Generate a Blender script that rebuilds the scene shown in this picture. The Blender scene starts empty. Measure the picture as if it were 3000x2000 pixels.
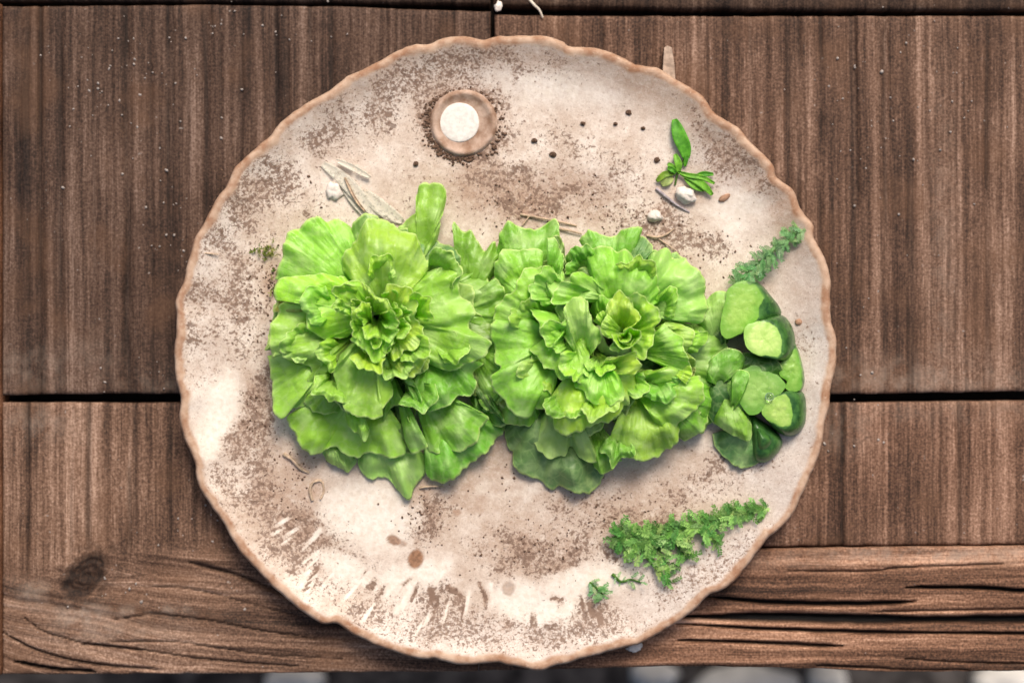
import bpy, math, random
import numpy as np
from mathutils import Vector, Matrix, noise as mnoise

random.seed(7)
rng = np.random.default_rng(7)
SC = bpy.context.scene
COL = SC.collection

# ------------------------------------------------------------------ camera
K = 0.00025                       # metres on the table top per photograph pixel (3000 wide)
LENS = 70.0
H = 3000 * K * LENS / 36.0        # camera height above the table top
cam_d = bpy.data.cameras.new("camera")
cam = bpy.data.objects.new("camera", cam_d)
COL.objects.link(cam)
cam.location = (0, 0, H)
cam.rotation_euler = (0, 0, 0)
cam_d.lens = LENS
cam_d.sensor_width = 36.0
cam_d.clip_start = 0.05
cam_d.clip_end = 60
cam_d.dof.use_dof = True
cam_d.dof.focus_distance = H - 0.042
cam_d.dof.aperture_fstop = 2.5
SC.camera = cam

# ------------------------------------------------------------------ light
SUN_EL, SUN_AZ = math.radians(50), math.radians(14)     # azimuth clockwise from +Y (top of the picture)
world = bpy.data.worlds.new("World")
SC.world = world
world.use_nodes = True
wn = world.node_tree.nodes
sky = wn.new("ShaderNodeTexSky")
sky.sky_type = 'NISHITA'
sky.sun_disc = False
sky.sun_elevation = SUN_EL
sky.sun_rotation = SUN_AZ
sky.dust_density = 6.0
sky.ozone_density = 0.6
sky.air_density = 1.0
bg = wn["Background"]
bg.inputs["Strength"].default_value = 0.085
world.node_tree.links.new(sky.outputs[0], bg.inputs["Color"])
sun_d = bpy.data.lights.new("sun", 'SUN')
sun_d.energy = 1.95
sun_d.angle = math.radians(22)
sun_d.color = (1.0, 0.93, 0.84)
sun = bpy.data.objects.new("sun", sun_d)
COL.objects.link(sun)
sd = Vector((math.sin(SUN_AZ) * math.cos(SUN_EL), math.cos(SUN_AZ) * math.cos(SUN_EL), math.sin(SUN_EL)))
sun.rotation_euler = sd.to_track_quat('Z', 'Y').to_euler()
sun.location = sd * 3
SC.view_settings.view_transform = 'Standard'
SC.view_settings.look = 'None'
SC.view_settings.exposure = 0.5
SC.view_settings.gamma = 1.0
SC.cycles.max_bounces = 8

# ------------------------------------------------------------------ helpers
def W(px, py, z=0.0):
    """photo position -> world point at height z above the table top"""
    s = (H - z) / H
    return ((px - 1500) * K * s, (1000 - py) * K * s, z)

def frame(ox, oy, sc):
    return lambda p: (ox + p[0] / sc, oy + p[1] / sc)
C1 = frame(750, 500, 3.136)
C2 = frame(750, 950, 2.851)
C3 = frame(1400, 600, 3.136)
C4 = frame(1400, 1000, 3.136)
C5 = frame(1700, 300, 3.136)
C6 = frame(1950, 780, 2.53)
C7 = frame(1650, 1400, 3.136)
PX = lambda p: p

def tag(o, label=None, cat=None, group=None, kind=None):
    if label: o["label"] = label
    if cat: o["category"] = cat
    if group: o["group"] = group
    if kind: o["kind"] = kind
    return o

def empty(name, loc, label=None, cat=None, group=None, kind=None):
    o = bpy.data.objects.new(name, None)
    o.empty_display_size = 0.01
    COL.objects.link(o)
    o.location = loc
    return tag(o, label, cat, group, kind)

def link(name, me, mat, parent=None):
    o = bpy.data.objects.new(name, me)
    COL.objects.link(o)
    if mat and not me.materials:
        me.materials.append(mat)
    if parent:
        o.parent = parent
        o.matrix_parent_inverse = Matrix.Translation(parent.location).inverted()
    return o

def smooth(me):
    me.polygons.foreach_set("use_smooth", [True] * len(me.polygons))
    me.update()

def mesh_np(name, V, F, uvs=None, attrs=None):
    V = np.asarray(V, dtype=np.float32).reshape(-1, 3)
    F = np.asarray(F, dtype=np.int32)
    me = bpy.data.meshes.new(name)
    n, k = F.shape
    me.vertices.add(len(V)); me.vertices.foreach_set("co", V.ravel())
    me.loops.add(n * k); me.loops.foreach_set("vertex_index", F.ravel())
    me.polygons.add(n)
    me.polygons.foreach_set("loop_start", np.arange(0, n * k, k, dtype=np.int32))
    me.polygons.foreach_set("use_smooth", np.ones(n, dtype=bool))
    for nm, uv in (uvs or {}).items():
        l = me.uv_layers.new(name=nm)
        l.data.foreach_set("uv", np.asarray(uv, dtype=np.float32).reshape(-1, 2)[F.ravel()].ravel())
    for nm, a in (attrs or {}).items():
        at = me.attributes.new(nm, 'FLOAT', 'POINT')
        at.data.foreach_set("value", np.asarray(a, dtype=np.float32).ravel())
    me.update(calc_edges=True)
    me.validate()
    return me

def grid_faces(n, m, close=False, off=0):
    i = np.arange(n - 1)[:, None]
    j = np.arange(m if close else m - 1)[None, :]
    j2 = (j + 1) % m
    a = i * m + j; b = i * m + j2; c = (i + 1) * m + j2; d = (i + 1) * m + j
    return np.stack([a, b, c, d], -1).reshape(-1, 4) + off

def _h(ix, iy, seed):
    n = (ix.astype(np.int64) * 374761393 + iy.astype(np.int64) * 668265263 + seed * 974634533) & 0x7fffffff
    n = ((n ^ (n >> 13)) * 1274126177) & 0x7fffffff
    n = (n ^ (n >> 16)) & 0xffff
    return n / 65535.0

def vnoise(x, y, seed=0):
    x = np.asarray(x, float); y = np.asarray(y, float)
    x, y = np.broadcast_arrays(x, y)
    ix = np.floor(x); iy = np.floor(y)
    fx = x - ix; fy = y - iy
    fx = fx * fx * (3 - 2 * fx); fy = fy * fy * (3 - 2 * fy)
    a = _h(ix, iy, seed); b = _h(ix + 1, iy, seed); c = _h(ix, iy + 1, seed); d = _h(ix + 1, iy + 1, seed)
    return (a * (1 - fx) + b * fx) * (1 - fy) + (c * (1 - fx) + d * fx) * fy

def fbm(x, y, seed=0, octv=3):
    s = 0; a = 1; t = 0
    for k in range(octv):
        s = s + a * vnoise(x * 2 ** k, y * 2 ** k, seed + 17 * k); t += a; a *= .5
    return s / t

def sstep(a, b, x):
    t = np.clip((x - a) / (b - a), 0, 1)
    return t * t * (3 - 2 * t)

def spline(pts, n, closed=False):
    """Catmull-Rom through pts, n samples evenly by length"""
    P = np.array(pts, float)
    if closed:
        Q = np.vstack([P[-1], P, P[0], P[1]])
    else:
        Q = np.vstack([2 * P[0] - P[1], P, 2 * P[-1] - P[-2]])
    out = []
    for i in range(len(Q) - 3):
        p0, p1, p2, p3 = Q[i:i + 4]
        t = np.linspace(0, 1, 12, endpoint=False)[:, None]
        out.append(.5 * ((2 * p1) + (-p0 + p2) * t + (2 * p0 - 5 * p1 + 4 * p2 - p3) * t ** 2 + (-p0 + 3 * p1 - 3 * p2 + p3) * t ** 3))
    C = np.vstack(out + [Q[-2][None]])
    d = np.r_[0, np.cumsum(np.linalg.norm(np.diff(C, axis=0), axis=1))]
    u = np.linspace(0, d[-1], n, endpoint=not closed)
    return np.stack([np.interp(u, d, C[:, k]) for k in range(C.shape[1])], -1)

def seg_dist(X, Y, pts):
    D = np.full(X.shape, 1e9)
    for (x0, y0), (x1, y1) in zip(pts[:-1], pts[1:]):
        dx, dy = x1 - x0, y1 - y0
        t = np.clip(((X - x0) * dx + (Y - y0) * dy) / (dx * dx + dy * dy + 1e-9), 0, 1)
        D = np.minimum(D, np.hypot(X - x0 - t * dx, Y - y0 - t * dy))
    return D

# ------------------------------------------------------------------ node helpers
class NT:
    def __init__(s, name):
        s.mat = bpy.data.materials.new(name); s.mat.use_nodes = True
        s.t = s.mat.node_tree; s.t.nodes.clear()
        s.out = s.t.nodes.new("ShaderNodeOutputMaterial")
    def n(s, typ, **kw):
        nd = s.t.nodes.new(typ)
        for k, v in kw.items(): setattr(nd, k, v)
        return nd
    def l(s, a, b): s.t.links.new(a, b)
    def put(s, sock, v):
        if hasattr(v, "links") or hasattr(v, "is_output"): s.l(v, sock)
        else: sock.default_value = v
    def math(s, op, a, b=None, c=None, clamp=False):
        m = s.n("ShaderNodeMath", operation=op, use_clamp=clamp)
        s.put(m.inputs[0], a)
        if b is not None: s.put(m.inputs[1], b)
        if c is not None: s.put(m.inputs[2], c)
        return m.outputs[0]
    def mix(s, f, a, b, blend='MIX'):
        m = s.n("ShaderNodeMix", data_type='RGBA', blend_type=blend)
        s.put(m.inputs[0], f)
        for sock, v in ((m.inputs[6], a), (m.inputs[7], b)):
            if isinstance(v, tuple): v = (*v, 1.0) if len(v) == 3 else v
            s.put(sock, v)
        return m.outputs[2]
    def attr(s, name): return s.n("ShaderNodeAttribute", attribute_name=name).outputs["Fac"]
    def coord(s): return s.n("ShaderNodeTexCoord").outputs["Object"]
    def geo(s): return s.n("ShaderNodeNewGeometry").outputs["Position"]
    def uv(s, name=""):
        u = s.n("ShaderNodeUVMap"); u.uv_map = name; return u.outputs[0]
    def scale(s, vec, sx, sy, sz=1, off=(0, 0, 0)):
        m = s.n("ShaderNodeMapping"); s.l(vec, m.inputs[0])
        m.inputs["Scale"].default_value = (sx, sy, sz); m.inputs["Location"].default_value = off
        return m.outputs[0]
    def noise(s, vec, sc, det=2.0, rough=.5, dist=0.0):
        m = s.n("ShaderNodeTexNoise"); s.l(vec, m.inputs["Vector"])
        m.inputs["Scale"].default_value = sc; m.inputs["Detail"].default_value = det
        m.inputs["Roughness"].default_value = rough; m.inputs["Distortion"].default_value = dist
        return m.outputs["Fac"]
    def ramp(s, f, lo, hi):
        m = s.n("ShaderNodeMapRange", interpolation_type='SMOOTHSTEP')
        s.put(m.inputs["Value"], f); s.put(m.inputs["From Min"], lo); s.put(m.inputs["From Max"], hi)
        return m.outputs[0]
    def colramp(s, f, stops):
        m = s.n("ShaderNodeValToRGB"); s.l(f, m.inputs[0])
        e = m.color_ramp.elements
        while len(e) < len(stops): e.new(.5)
        for el, (p, c) in zip(e, stops): el.position = p; el.color = (*c, 1)
        return m.outputs[0]
    def bump(s, h, strength, dist, normal=None):
        m = s.n("ShaderNodeBump"); s.l(h, m.inputs["Height"])
        m.inputs["Strength"].default_value = strength; m.inputs["Distance"].default_value = dist
        if normal: s.l(normal, m.inputs["Normal"])
        return m.outputs[0]
    def bsdf(s, col, rough=.6, spec=.3, normal=None, **kw):
        p = s.n("ShaderNodeBsdfPrincipled")
        if isinstance(col, tuple): col = (*col, 1)
        s.put(p.inputs["Base Color"], col); s.put(p.inputs["Roughness"], rough)
        s.put(p.inputs["Specular IOR Level"], spec)
        if normal: s.l(normal, p.inputs["Normal"])
        for k, v in kw.items(): s.put(p.inputs[k], v)
        return p.outputs[0]
    def done(s, sh): s.l(sh, s.out.inputs["Surface"]); return s.mat

# ------------------------------------------------------------------ materials
def wood_material():
    m = NT("weathered_wood")
    hm = m.attr("turned")
    def layer(uvn, off):
        u = m.uv(uvn)
        fine = m.noise(m.scale(u, 1100, 38, 1, (off, 0, 0)), 1, 3, .6)
        mid = m.noise(m.scale(u, 240, 5, 1, (off * 2, 3, 0)), 1, 3, .55, .3)
        broad = m.noise(m.scale(u, 48, 1.3, 1, (off * 3, 9, 0)), 1, 2, .5)
        a = m.math('MULTIPLY', fine, .24)
        a = m.math('MULTIPLY_ADD', mid, .34, a)
        return m.math('MULTIPLY_ADD', broad, .42, a)
    va = layer("grain", 1.3); vb = layer("grain_turned", 5.1)
    v = m.math('ADD', m.math('MULTIPLY', va, m.math('SUBTRACT', 1.0, hm)), m.math('MULTIPLY', vb, hm))
    pos = m.geo()
    sp = m.noise(pos, 620, 2, .6)
    v = m.math('MULTIPLY_ADD', m.math('SUBTRACT', sp, .5), .34, v)
    patch = m.noise(pos, 11, 3, .55)
    v = m.math('MULTIPLY_ADD', m.math('SUBTRACT', patch, .5), .22, v)
    col = m.colramp(v, [(.34, (.012, .0075, .0055)), (.43, (.040, .024, .0165)), (.51, (.094, .057, .039)), (.58, (.165, .109, .079)), (.68, (.32, .235, .185))])
    oc = m.n("ShaderNodeObjectInfo").outputs["Color"]
    col = m.mix(1.0, m.mix(1.0, col, (1.03, .965, .91), 'MULTIPLY'), oc, 'MULTIPLY')
    hue = m.noise(pos, 24, 2)
    col = m.mix(m.math('MULTIPLY', m.ramp(hue, .5, .72), .35), col, (.15, .075, .040))
    # dusty bloom, and pale flecks of dust
    pale = m.attr("bloom")
    pn = m.noise(pos, 95, 4, .65)
    col = m.mix(m.math('MULTIPLY', pale, m.ramp(pn, .35, .7), clamp=True), col, (.34, .262, .205))
    fl = m.noise(pos, 330, 1, .5)
    flk = m.ramp(fl, .735, .80)
    col = m.mix(m.math('MULTIPLY', flk, m.math('MULTIPLY', m.ramp(m.noise(pos, 26, 2), .46, .62), .55)), col, (.42, .37, .33))
    crack = m.attr("crack")
    col = m.mix(m.ramp(crack, .0, .95), col, (.0045, .0032, .0026))
    knot = m.attr("knot")
    kc = m.mix(m.ramp(m.noise(m.scale(pos, 1, 1, 1), 210, 4, .65, 1.5), .42, .6), (.007, .004, .003), (.040, .020, .012))
    col = m.mix(knot, col, kc)
    b = m.bump(v, .55, .0011)
    return m.done(m.bsdf(col, .72, .22, b))

def plain(name, col, rough=.7, var=.25, scale=120, spec=.25, bump=.0, col2=None):
    m = NT(name)
    c = m.coord()
    n = m.noise(c, scale, 4, .6)
    dark = tuple(x * (1 - var) for x in col)
    lite = col2 or tuple(min(1, x * (1 + var)) for x in col)
    cc = m.mix(m.ramp(n, .3, .7), dark, lite)
    nb = m.bump(n, bump, .001) if bump else None
    return m.done(m.bsdf(cc, rough, spec, nb))

def leaf_material():
    m = NT("lettuce_leaf")
    oc = m.n("ShaderNodeObjectInfo")
    uvn = m.uv("leaf")
    sep = m.n("ShaderNodeSeparateXYZ"); m.l(uvn, sep.inputs[0])
    v = sep.outputs[1]
    pos = m.geo()
    rad = m.noise(m.scale(uvn, 24, 3.2), 1, 4, .6, 1.3)          # veins that fan out from the stalk
    cr = m.noise(pos, 190, 4, .62)
    big = m.noise(pos, 48, 2)
    base = oc.outputs["Color"]
    col = m.mix(m.ramp(big, .3, .75), base, m.mix(1.0, base, (1.18, 1.10, 1.0), 'MULTIPLY'))
    col = m.mix(m.math('MULTIPLY', m.ramp(cr, .48, .75), .22), col, m.mix(1.0, base, (.62, .76, .6), 'MULTIPLY'))
    vein = m.ramp(rad, .56, .72)
    col = m.mix(m.math('MULTIPLY', vein, .12), col, (.56, .80, .24))
    col = m.mix(m.math('MULTIPLY', m.ramp(m.noise(pos, 62, 3, .55), .46, .68), .50), col, (.66, .84, .36))      # pale mottling, strengthened to paint in whitish highlights
    col = m.mix(m.math('MULTIPLY', m.ramp(v, .35, .0), .25), col, (.42, .62, .18))       # paler toward the rib
    col = m.mix(m.math('MULTIPLY', m.ramp(v, .962, .995), .85), col, (.72, .88, .32))     # thin pale margin
    vo = m.n("ShaderNodeTexVoronoi", feature='DISTANCE_TO_EDGE'); vo.inputs["Scale"].default_value = 95
    wn_ = m.n("ShaderNodeTexNoise"); m.l(pos, wn_.inputs["Vector"]); wn_.inputs["Scale"].default_value = 70
    vm = m.n("ShaderNodeVectorMath", operation='MULTIPLY_ADD'); m.l(wn_.outputs["Color"], vm.inputs[0]); vm.inputs[1].default_value = (.012,) * 3; m.l(pos, vm.inputs[2])
    m.l(vm.outputs[0], vo.inputs["Vector"])
    net = m.ramp(vo.outputs["Distance"], .10, .0)
    col = m.mix(m.math('MULTIPLY', net, .22), col, (.58, .76, .32))
    h = m.math('MULTIPLY_ADD', cr, .8, m.math('MULTIPLY', rad, .6))
    h = m.math('MULTIPLY_ADD', m.ramp(vo.outputs["Distance"], 0.0, .32), .16, h)
    b = m.bump(h, .55, .0016)
    sh = m.bsdf(col, m.math('MULTIPLY_ADD', cr, .30, .22), .62, b)
    tr = m.n("ShaderNodeBsdfTranslucent")
    m.l(m.mix(1.0, col, (1.15, 1.25, .55), 'MULTIPLY'), tr.inputs["Color"]); m.l(b, tr.inputs["Normal"])
    mx = m.n("ShaderNodeMixShader"); mx.inputs[0].default_value = .34
    m.l(sh, mx.inputs[1]); m.l(tr.outputs[0], mx.inputs[2])
    return m.done(mx.outputs[0])

def plate_material():
    m = NT("speckled_stoneware")
    pos = m.geo()
    sp, cream, earth_shade, grey, edge, stain = (m.attr(a) for a in ("speckle", "cream", "earth", "grey", "edge", "stain"))
    blot = m.noise(pos, 38, 4, .6)
    col = m.mix(m.ramp(blot, .35, .68), (.58, .455, .36), (.77, .665, .57))
    col = m.mix(m.math('MULTIPLY', grey, .75), col, m.mix(m.ramp(m.noise(pos, 60, 4, .65), .3, .7), (.50, .435, .395), (.66, .60, .565)))
    col = m.mix(m.math('MULTIPLY', earth_shade, .8), col, (.46, .32, .225))
    fine = m.noise(pos, 900, 2, .7)
    col = m.mix(m.math('MULTIPLY', m.ramp(fine, .5, .72), .38), col, (.36, .27, .21))
    col = m.mix(m.math('MULTIPLY', m.ramp(fine, .5, .28), .30), col, (.84, .75, .68))
    dn = m.noise(pos, 170, 4, .65)
    col = m.mix(m.math('MULTIPLY', earth_shade, m.ramp(dn, .25, .75), clamp=True), col, (.38, .235, .16))
    col = m.mix(m.math('MULTIPLY', cream, .82), col, m.mix(m.ramp(m.noise(pos, 300, 3), .3, .7), (.78, .69, .575), (.90, .825, .735)))
    sandy = m.noise(pos, 270, 4, .7)
    col = m.mix(m.math('MULTIPLY', m.ramp(sandy, .46, .72), m.math('MULTIPLY_ADD', sp, .55, .16), clamp=True), col, (.40, .265, .19))
    col = m.mix(m.math('MULTIPLY', m.ramp(sandy, .48, .26), .35), col, (.86, .78, .70))
    # iron specks: two sizes, denser where the glaze is thin
    def specks(scale, thr, width, c, amt):
        n = m.noise(pos, scale, 2, .55, .25)
        t = m.math('SUBTRACT', thr, m.math('MULTIPLY', sp, .25))
        k = m.ramp(n, t, m.math('ADD', t, width))
        return k, c, amt
    nonlocal_col = col
    for scale, thr, width, c, amt in ((400, .735, .085, (.165, .098, .066), .85), (210, .80, .08, (.145, .085, .058), .72), (720, .72, .1, (.26, .165, .115), .7)):
        k, c, amt = specks(scale, thr, width, c, amt)
        nonlocal_col = m.mix(m.math('MULTIPLY', k, amt), nonlocal_col, c)
    col = nonlocal_col
    col = m.mix(stain, col, m.mix(m.ramp(m.noise(pos, 400, 2), .35, .65), (.19, .085, .038), (.33, .165, .085)))
    # bare clay edge
    en = m.noise(pos, 60, 3, .6)
    clay = m.mix(m.ramp(m.noise(pos, 85, 4, .6), .3, .72), (.33, .17, .095), (.57, .40, .285))
    clay = m.mix(m.math('MULTIPLY', m.ramp(m.noise(pos, 300, 3, .6), .55, .75), .45), clay, (.66, .50, .37))
    e = m.ramp(m.math('MULTIPLY_ADD', m.math('SUBTRACT', en, .5), .95, edge), .28, .72)
    col = m.mix(e, col, clay)
    b = m.bump(m.noise(pos, 240, 5, .65), .35, .0011)
    return m.done(m.bsdf(col, m.mix(e, (.5, .5, .5), (.75, .75, .75)), .3, b))

def cucumber_flesh():
    m = NT("cucumber_flesh")
    p = m.geo(); oc = m.n("ShaderNodeObjectInfo").outputs["Color"]
    n = m.noise(p, 130, 4, .6)
    rim = m.attr("rim")
    col = m.mix(m.ramp(n, .3, .7), m.mix(1.0, oc, (.66, .80, .55), 'MULTIPLY'), oc)
    col = m.mix(m.math('MULTIPLY', m.ramp(m.noise(p, 420, 2), .55, .74), .3), col, m.mix(1.0, oc, (1.3, 1.2, 1.3), 'MULTIPLY'))
    col = m.mix(m.math('MULTIPLY', m.ramp(m.math('MULTIPLY_ADD', m.math('SUBTRACT', m.noise(p, 90, 2), .5), .7, m.attr('radius')), .45, 1.05), .75), col, m.mix(1.0, oc, (.42, .66, .32), 'MULTIPLY'))
    sk = m.mix(m.ramp(m.noise(p, 160, 4, .6), .3, .72), (.015, .068, .014), (.07, .195, .036))
    sk = m.mix(m.ramp(m.noise(p, 330, 2), .66, .78), sk, (.16, .30, .08))
    seed_ = m.n("ShaderNodeTexVoronoi"); m.l(p, seed_.inputs["Vector"]); seed_.inputs["Scale"].default_value = 210
    col = m.mix(m.math('MULTIPLY', m.ramp(seed_.outputs["Distance"],   .30, .12), .08), col, (.78, .82, .55))
    jag = m.math('MULTIPLY_ADD', m.math('SUBTRACT', m.noise(p, 190, 3), .5), .8, rim)
    col = m.mix(m.ramp(jag, .42, .78), col, sk)
    return m.done(m.bsdf(col, .32, .45, m.bump(n, .5, .0014)))

def skin_material():
    m = NT("cucumber_skin")
    p = m.geo()
    n = m.noise(p, 160, 4, .6)
    col = m.mix(m.ramp(n, .3, .72), (.015, .068, .014), (.07, .195, .036))
    col = m.mix(m.ramp(m.noise(p, 330, 2), .66, .78), col, (.16, .30, .08))
    return m.done(m.bsdf(col, .33, .5, m.bump(n, .5, .001)))

def herb_material():
    m = NT("herb_green")
    p = m.geo(); oc = m.n("ShaderNodeObjectInfo")
    n = m.noise(p, 260, 3, .6)
    base = oc.outputs["Color"]
    col = m.mix(m.ramp(n, .3, .7), m.mix(1.0, base, (.62, .7, .6), 'MULTIPLY'), m.mix(1.0, base, (1.3, 1.2, 1.2), 'MULTIPLY'))
    sh = m.bsdf(col, .5, .3, m.bump(n, .3, .0008))
    tr = m.n("ShaderNodeBsdfTranslucent"); m.l(col, tr.inputs["Color"])
    mx = m.n("ShaderNodeMixShader"); mx.inputs[0].default_value = .28
    m.l(sh, mx.inputs[1]); m.l(tr.outputs[0], mx.inputs[2])
    return m.done(mx.outputs[0])

WOOD = wood_material()
LEAF = leaf_material()
PLATE = plate_material()
FLESH = cucumber_flesh()
SKIN = skin_material()
HERB = herb_material()
CLAY = plain("bare_clay", (.40, .235, .15), .8, .35, 140, .2, .4)
CUPCLAY = plain("stained_clay", (.40, .235, .15), .8, .3, 110, .2, .7, (.55, .40, .31))
WHITE = plain("white_glaze", (.76, .715, .645), .6, .12, 300, .3, .15)
PEBBLE = plain("pale_pebble", (.78, .70, .62), .55, .16, 260, .35, .3)
SOIL = plain("dark_soil", (.13, .078, .052), .9, .5, 600, .15, .5)
STRAW = plain("dry_straw", (.50, .37, .26), .8, .3, 300, .2, .3)
def wisp():
    m = NT("bleached_straw"); p = m.coord()
    n = m.noise(p, 240, 4, .65)
    sh = m.bsdf(m.mix(m.ramp(n, .3, .7), (.60, .54, .44), (.80, .76, .64)), .7, .25)
    tr = m.n("ShaderNodeBsdfTransparent"); mx = m.n("ShaderNodeMixShader")
    m.l(m.ramp(n, .42, .72), mx.inputs[0]); m.l(sh, mx.inputs[1]); m.l(tr.outputs[0], mx.inputs[2])
    return m.done(mx.outputs[0])
WISP = wisp()
PALESTRAW = plain("bleached_straw", (.66, .585, .48), .7, .16, 200, .25, .3)
GREYTWIG = plain("grey_twig", (.40, .345, .36), .8, .25, 300, .2, .3)
DUST = plain("pale_dust", (.36, .31, .275), .9, .3, 500, .1)
RAWWOOD = plain("raw_pale_wood", (.44, .325, .245), .8, .3, 220, .2, .4)
GROUND = plain("dirt_ground", (.035, .030, .030), .95, .6, 45, .1, .5, (.10, .088, .083))
STONE = plain("pale_stone", (.62, .59, .55), .8, .2, 30, .2, .4)
STEM = plain("lettuce_stalk", (.52, .66, .28), .45, .2, 100, .35, .2)

# ------------------------------------------------------------------ ground far below the table edge
GZ = -0.70
me = mesh_np("ground", [(-6, -6, GZ), (6, -6, GZ), (6, 6, GZ), (-6, 6, GZ)], [[0, 1, 2, 3]])
link("ground", me, GROUND)["kind"] = "structure"

def blob(name, px, py, rx, ry, h, z, mat, parent=None, seed=0, rot=0.0, rough=.18, seg=20, rings=10):
    """pebble-like closed solid resting at height z"""
    cx, cy, _ = W(px, py, z + h * .5)
    rx *= K; ry *= K
    r = random.Random(seed)
    off = Vector((r.random() * 50, r.random() * 50, r.random() * 50))
    V = []
    for i in range(rings + 1):
        th = math.pi * i / rings
        for j in range(seg):
            ph = 2 * math.pi * j / seg
            d = Vector((math.sin(th) * math.cos(ph), math.sin(th) * math.sin(ph), math.cos(th)))
            k = 1 + rough * (mnoise.noise(d * 1.5 + off)) + rough * .5 * mnoise.noise(d * 3.4 + off)
            x, y = d.x * rx * k, d.y * ry * k
            V.append((x * math.cos(rot) - y * math.sin(rot), x * math.sin(rot) + y * math.cos(rot), h * .5 + d.z * h * .5 * k))
    F = grid_faces(rings + 1, seg, True)[:, ::-1]
    me = mesh_np(name, V, F)
    o = link(name, me, mat)
    if parent:
        o.parent = parent
        o.location = Vector((cx, cy, z)) - parent.location
    else:
        o.location = (cx, cy, z)
    return o

for (px, py, rx, ry, lab, sd_) in ((862, 1990, 88, 52, "white stone on the ground below the left part of the table edge", 1),
                              (1915, 1975, 72, 45, "pale stone on the ground just right of the plate bottom", 2),
                              (2425, 1988, 62, 45, "cream stone on the ground below the horizontal plank", 3),
                              (2950, 1992, 98, 48, "pale grey stone on the ground in the bottom right corner", 4),
                              (2190, 2010, 150, 62, "broad dull stone on the ground, second from the right, left of the cream one", 5)):
    s = (H - GZ) / H
    o = blob("stone", px, py, rx * s, ry * s, .05, GZ - .005, STONE, seed=sd_)
    tag(o, lab, "stone", "pale stones on the ground below the table")

# ------------------------------------------------------------------ the table: planks
table = empty("wooden_table", (0, 0, 0), "weathered dark brown plank table top under the round plate", "table")
THK = .028
TZ = -.007
TS = (H - TZ) / H

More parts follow.
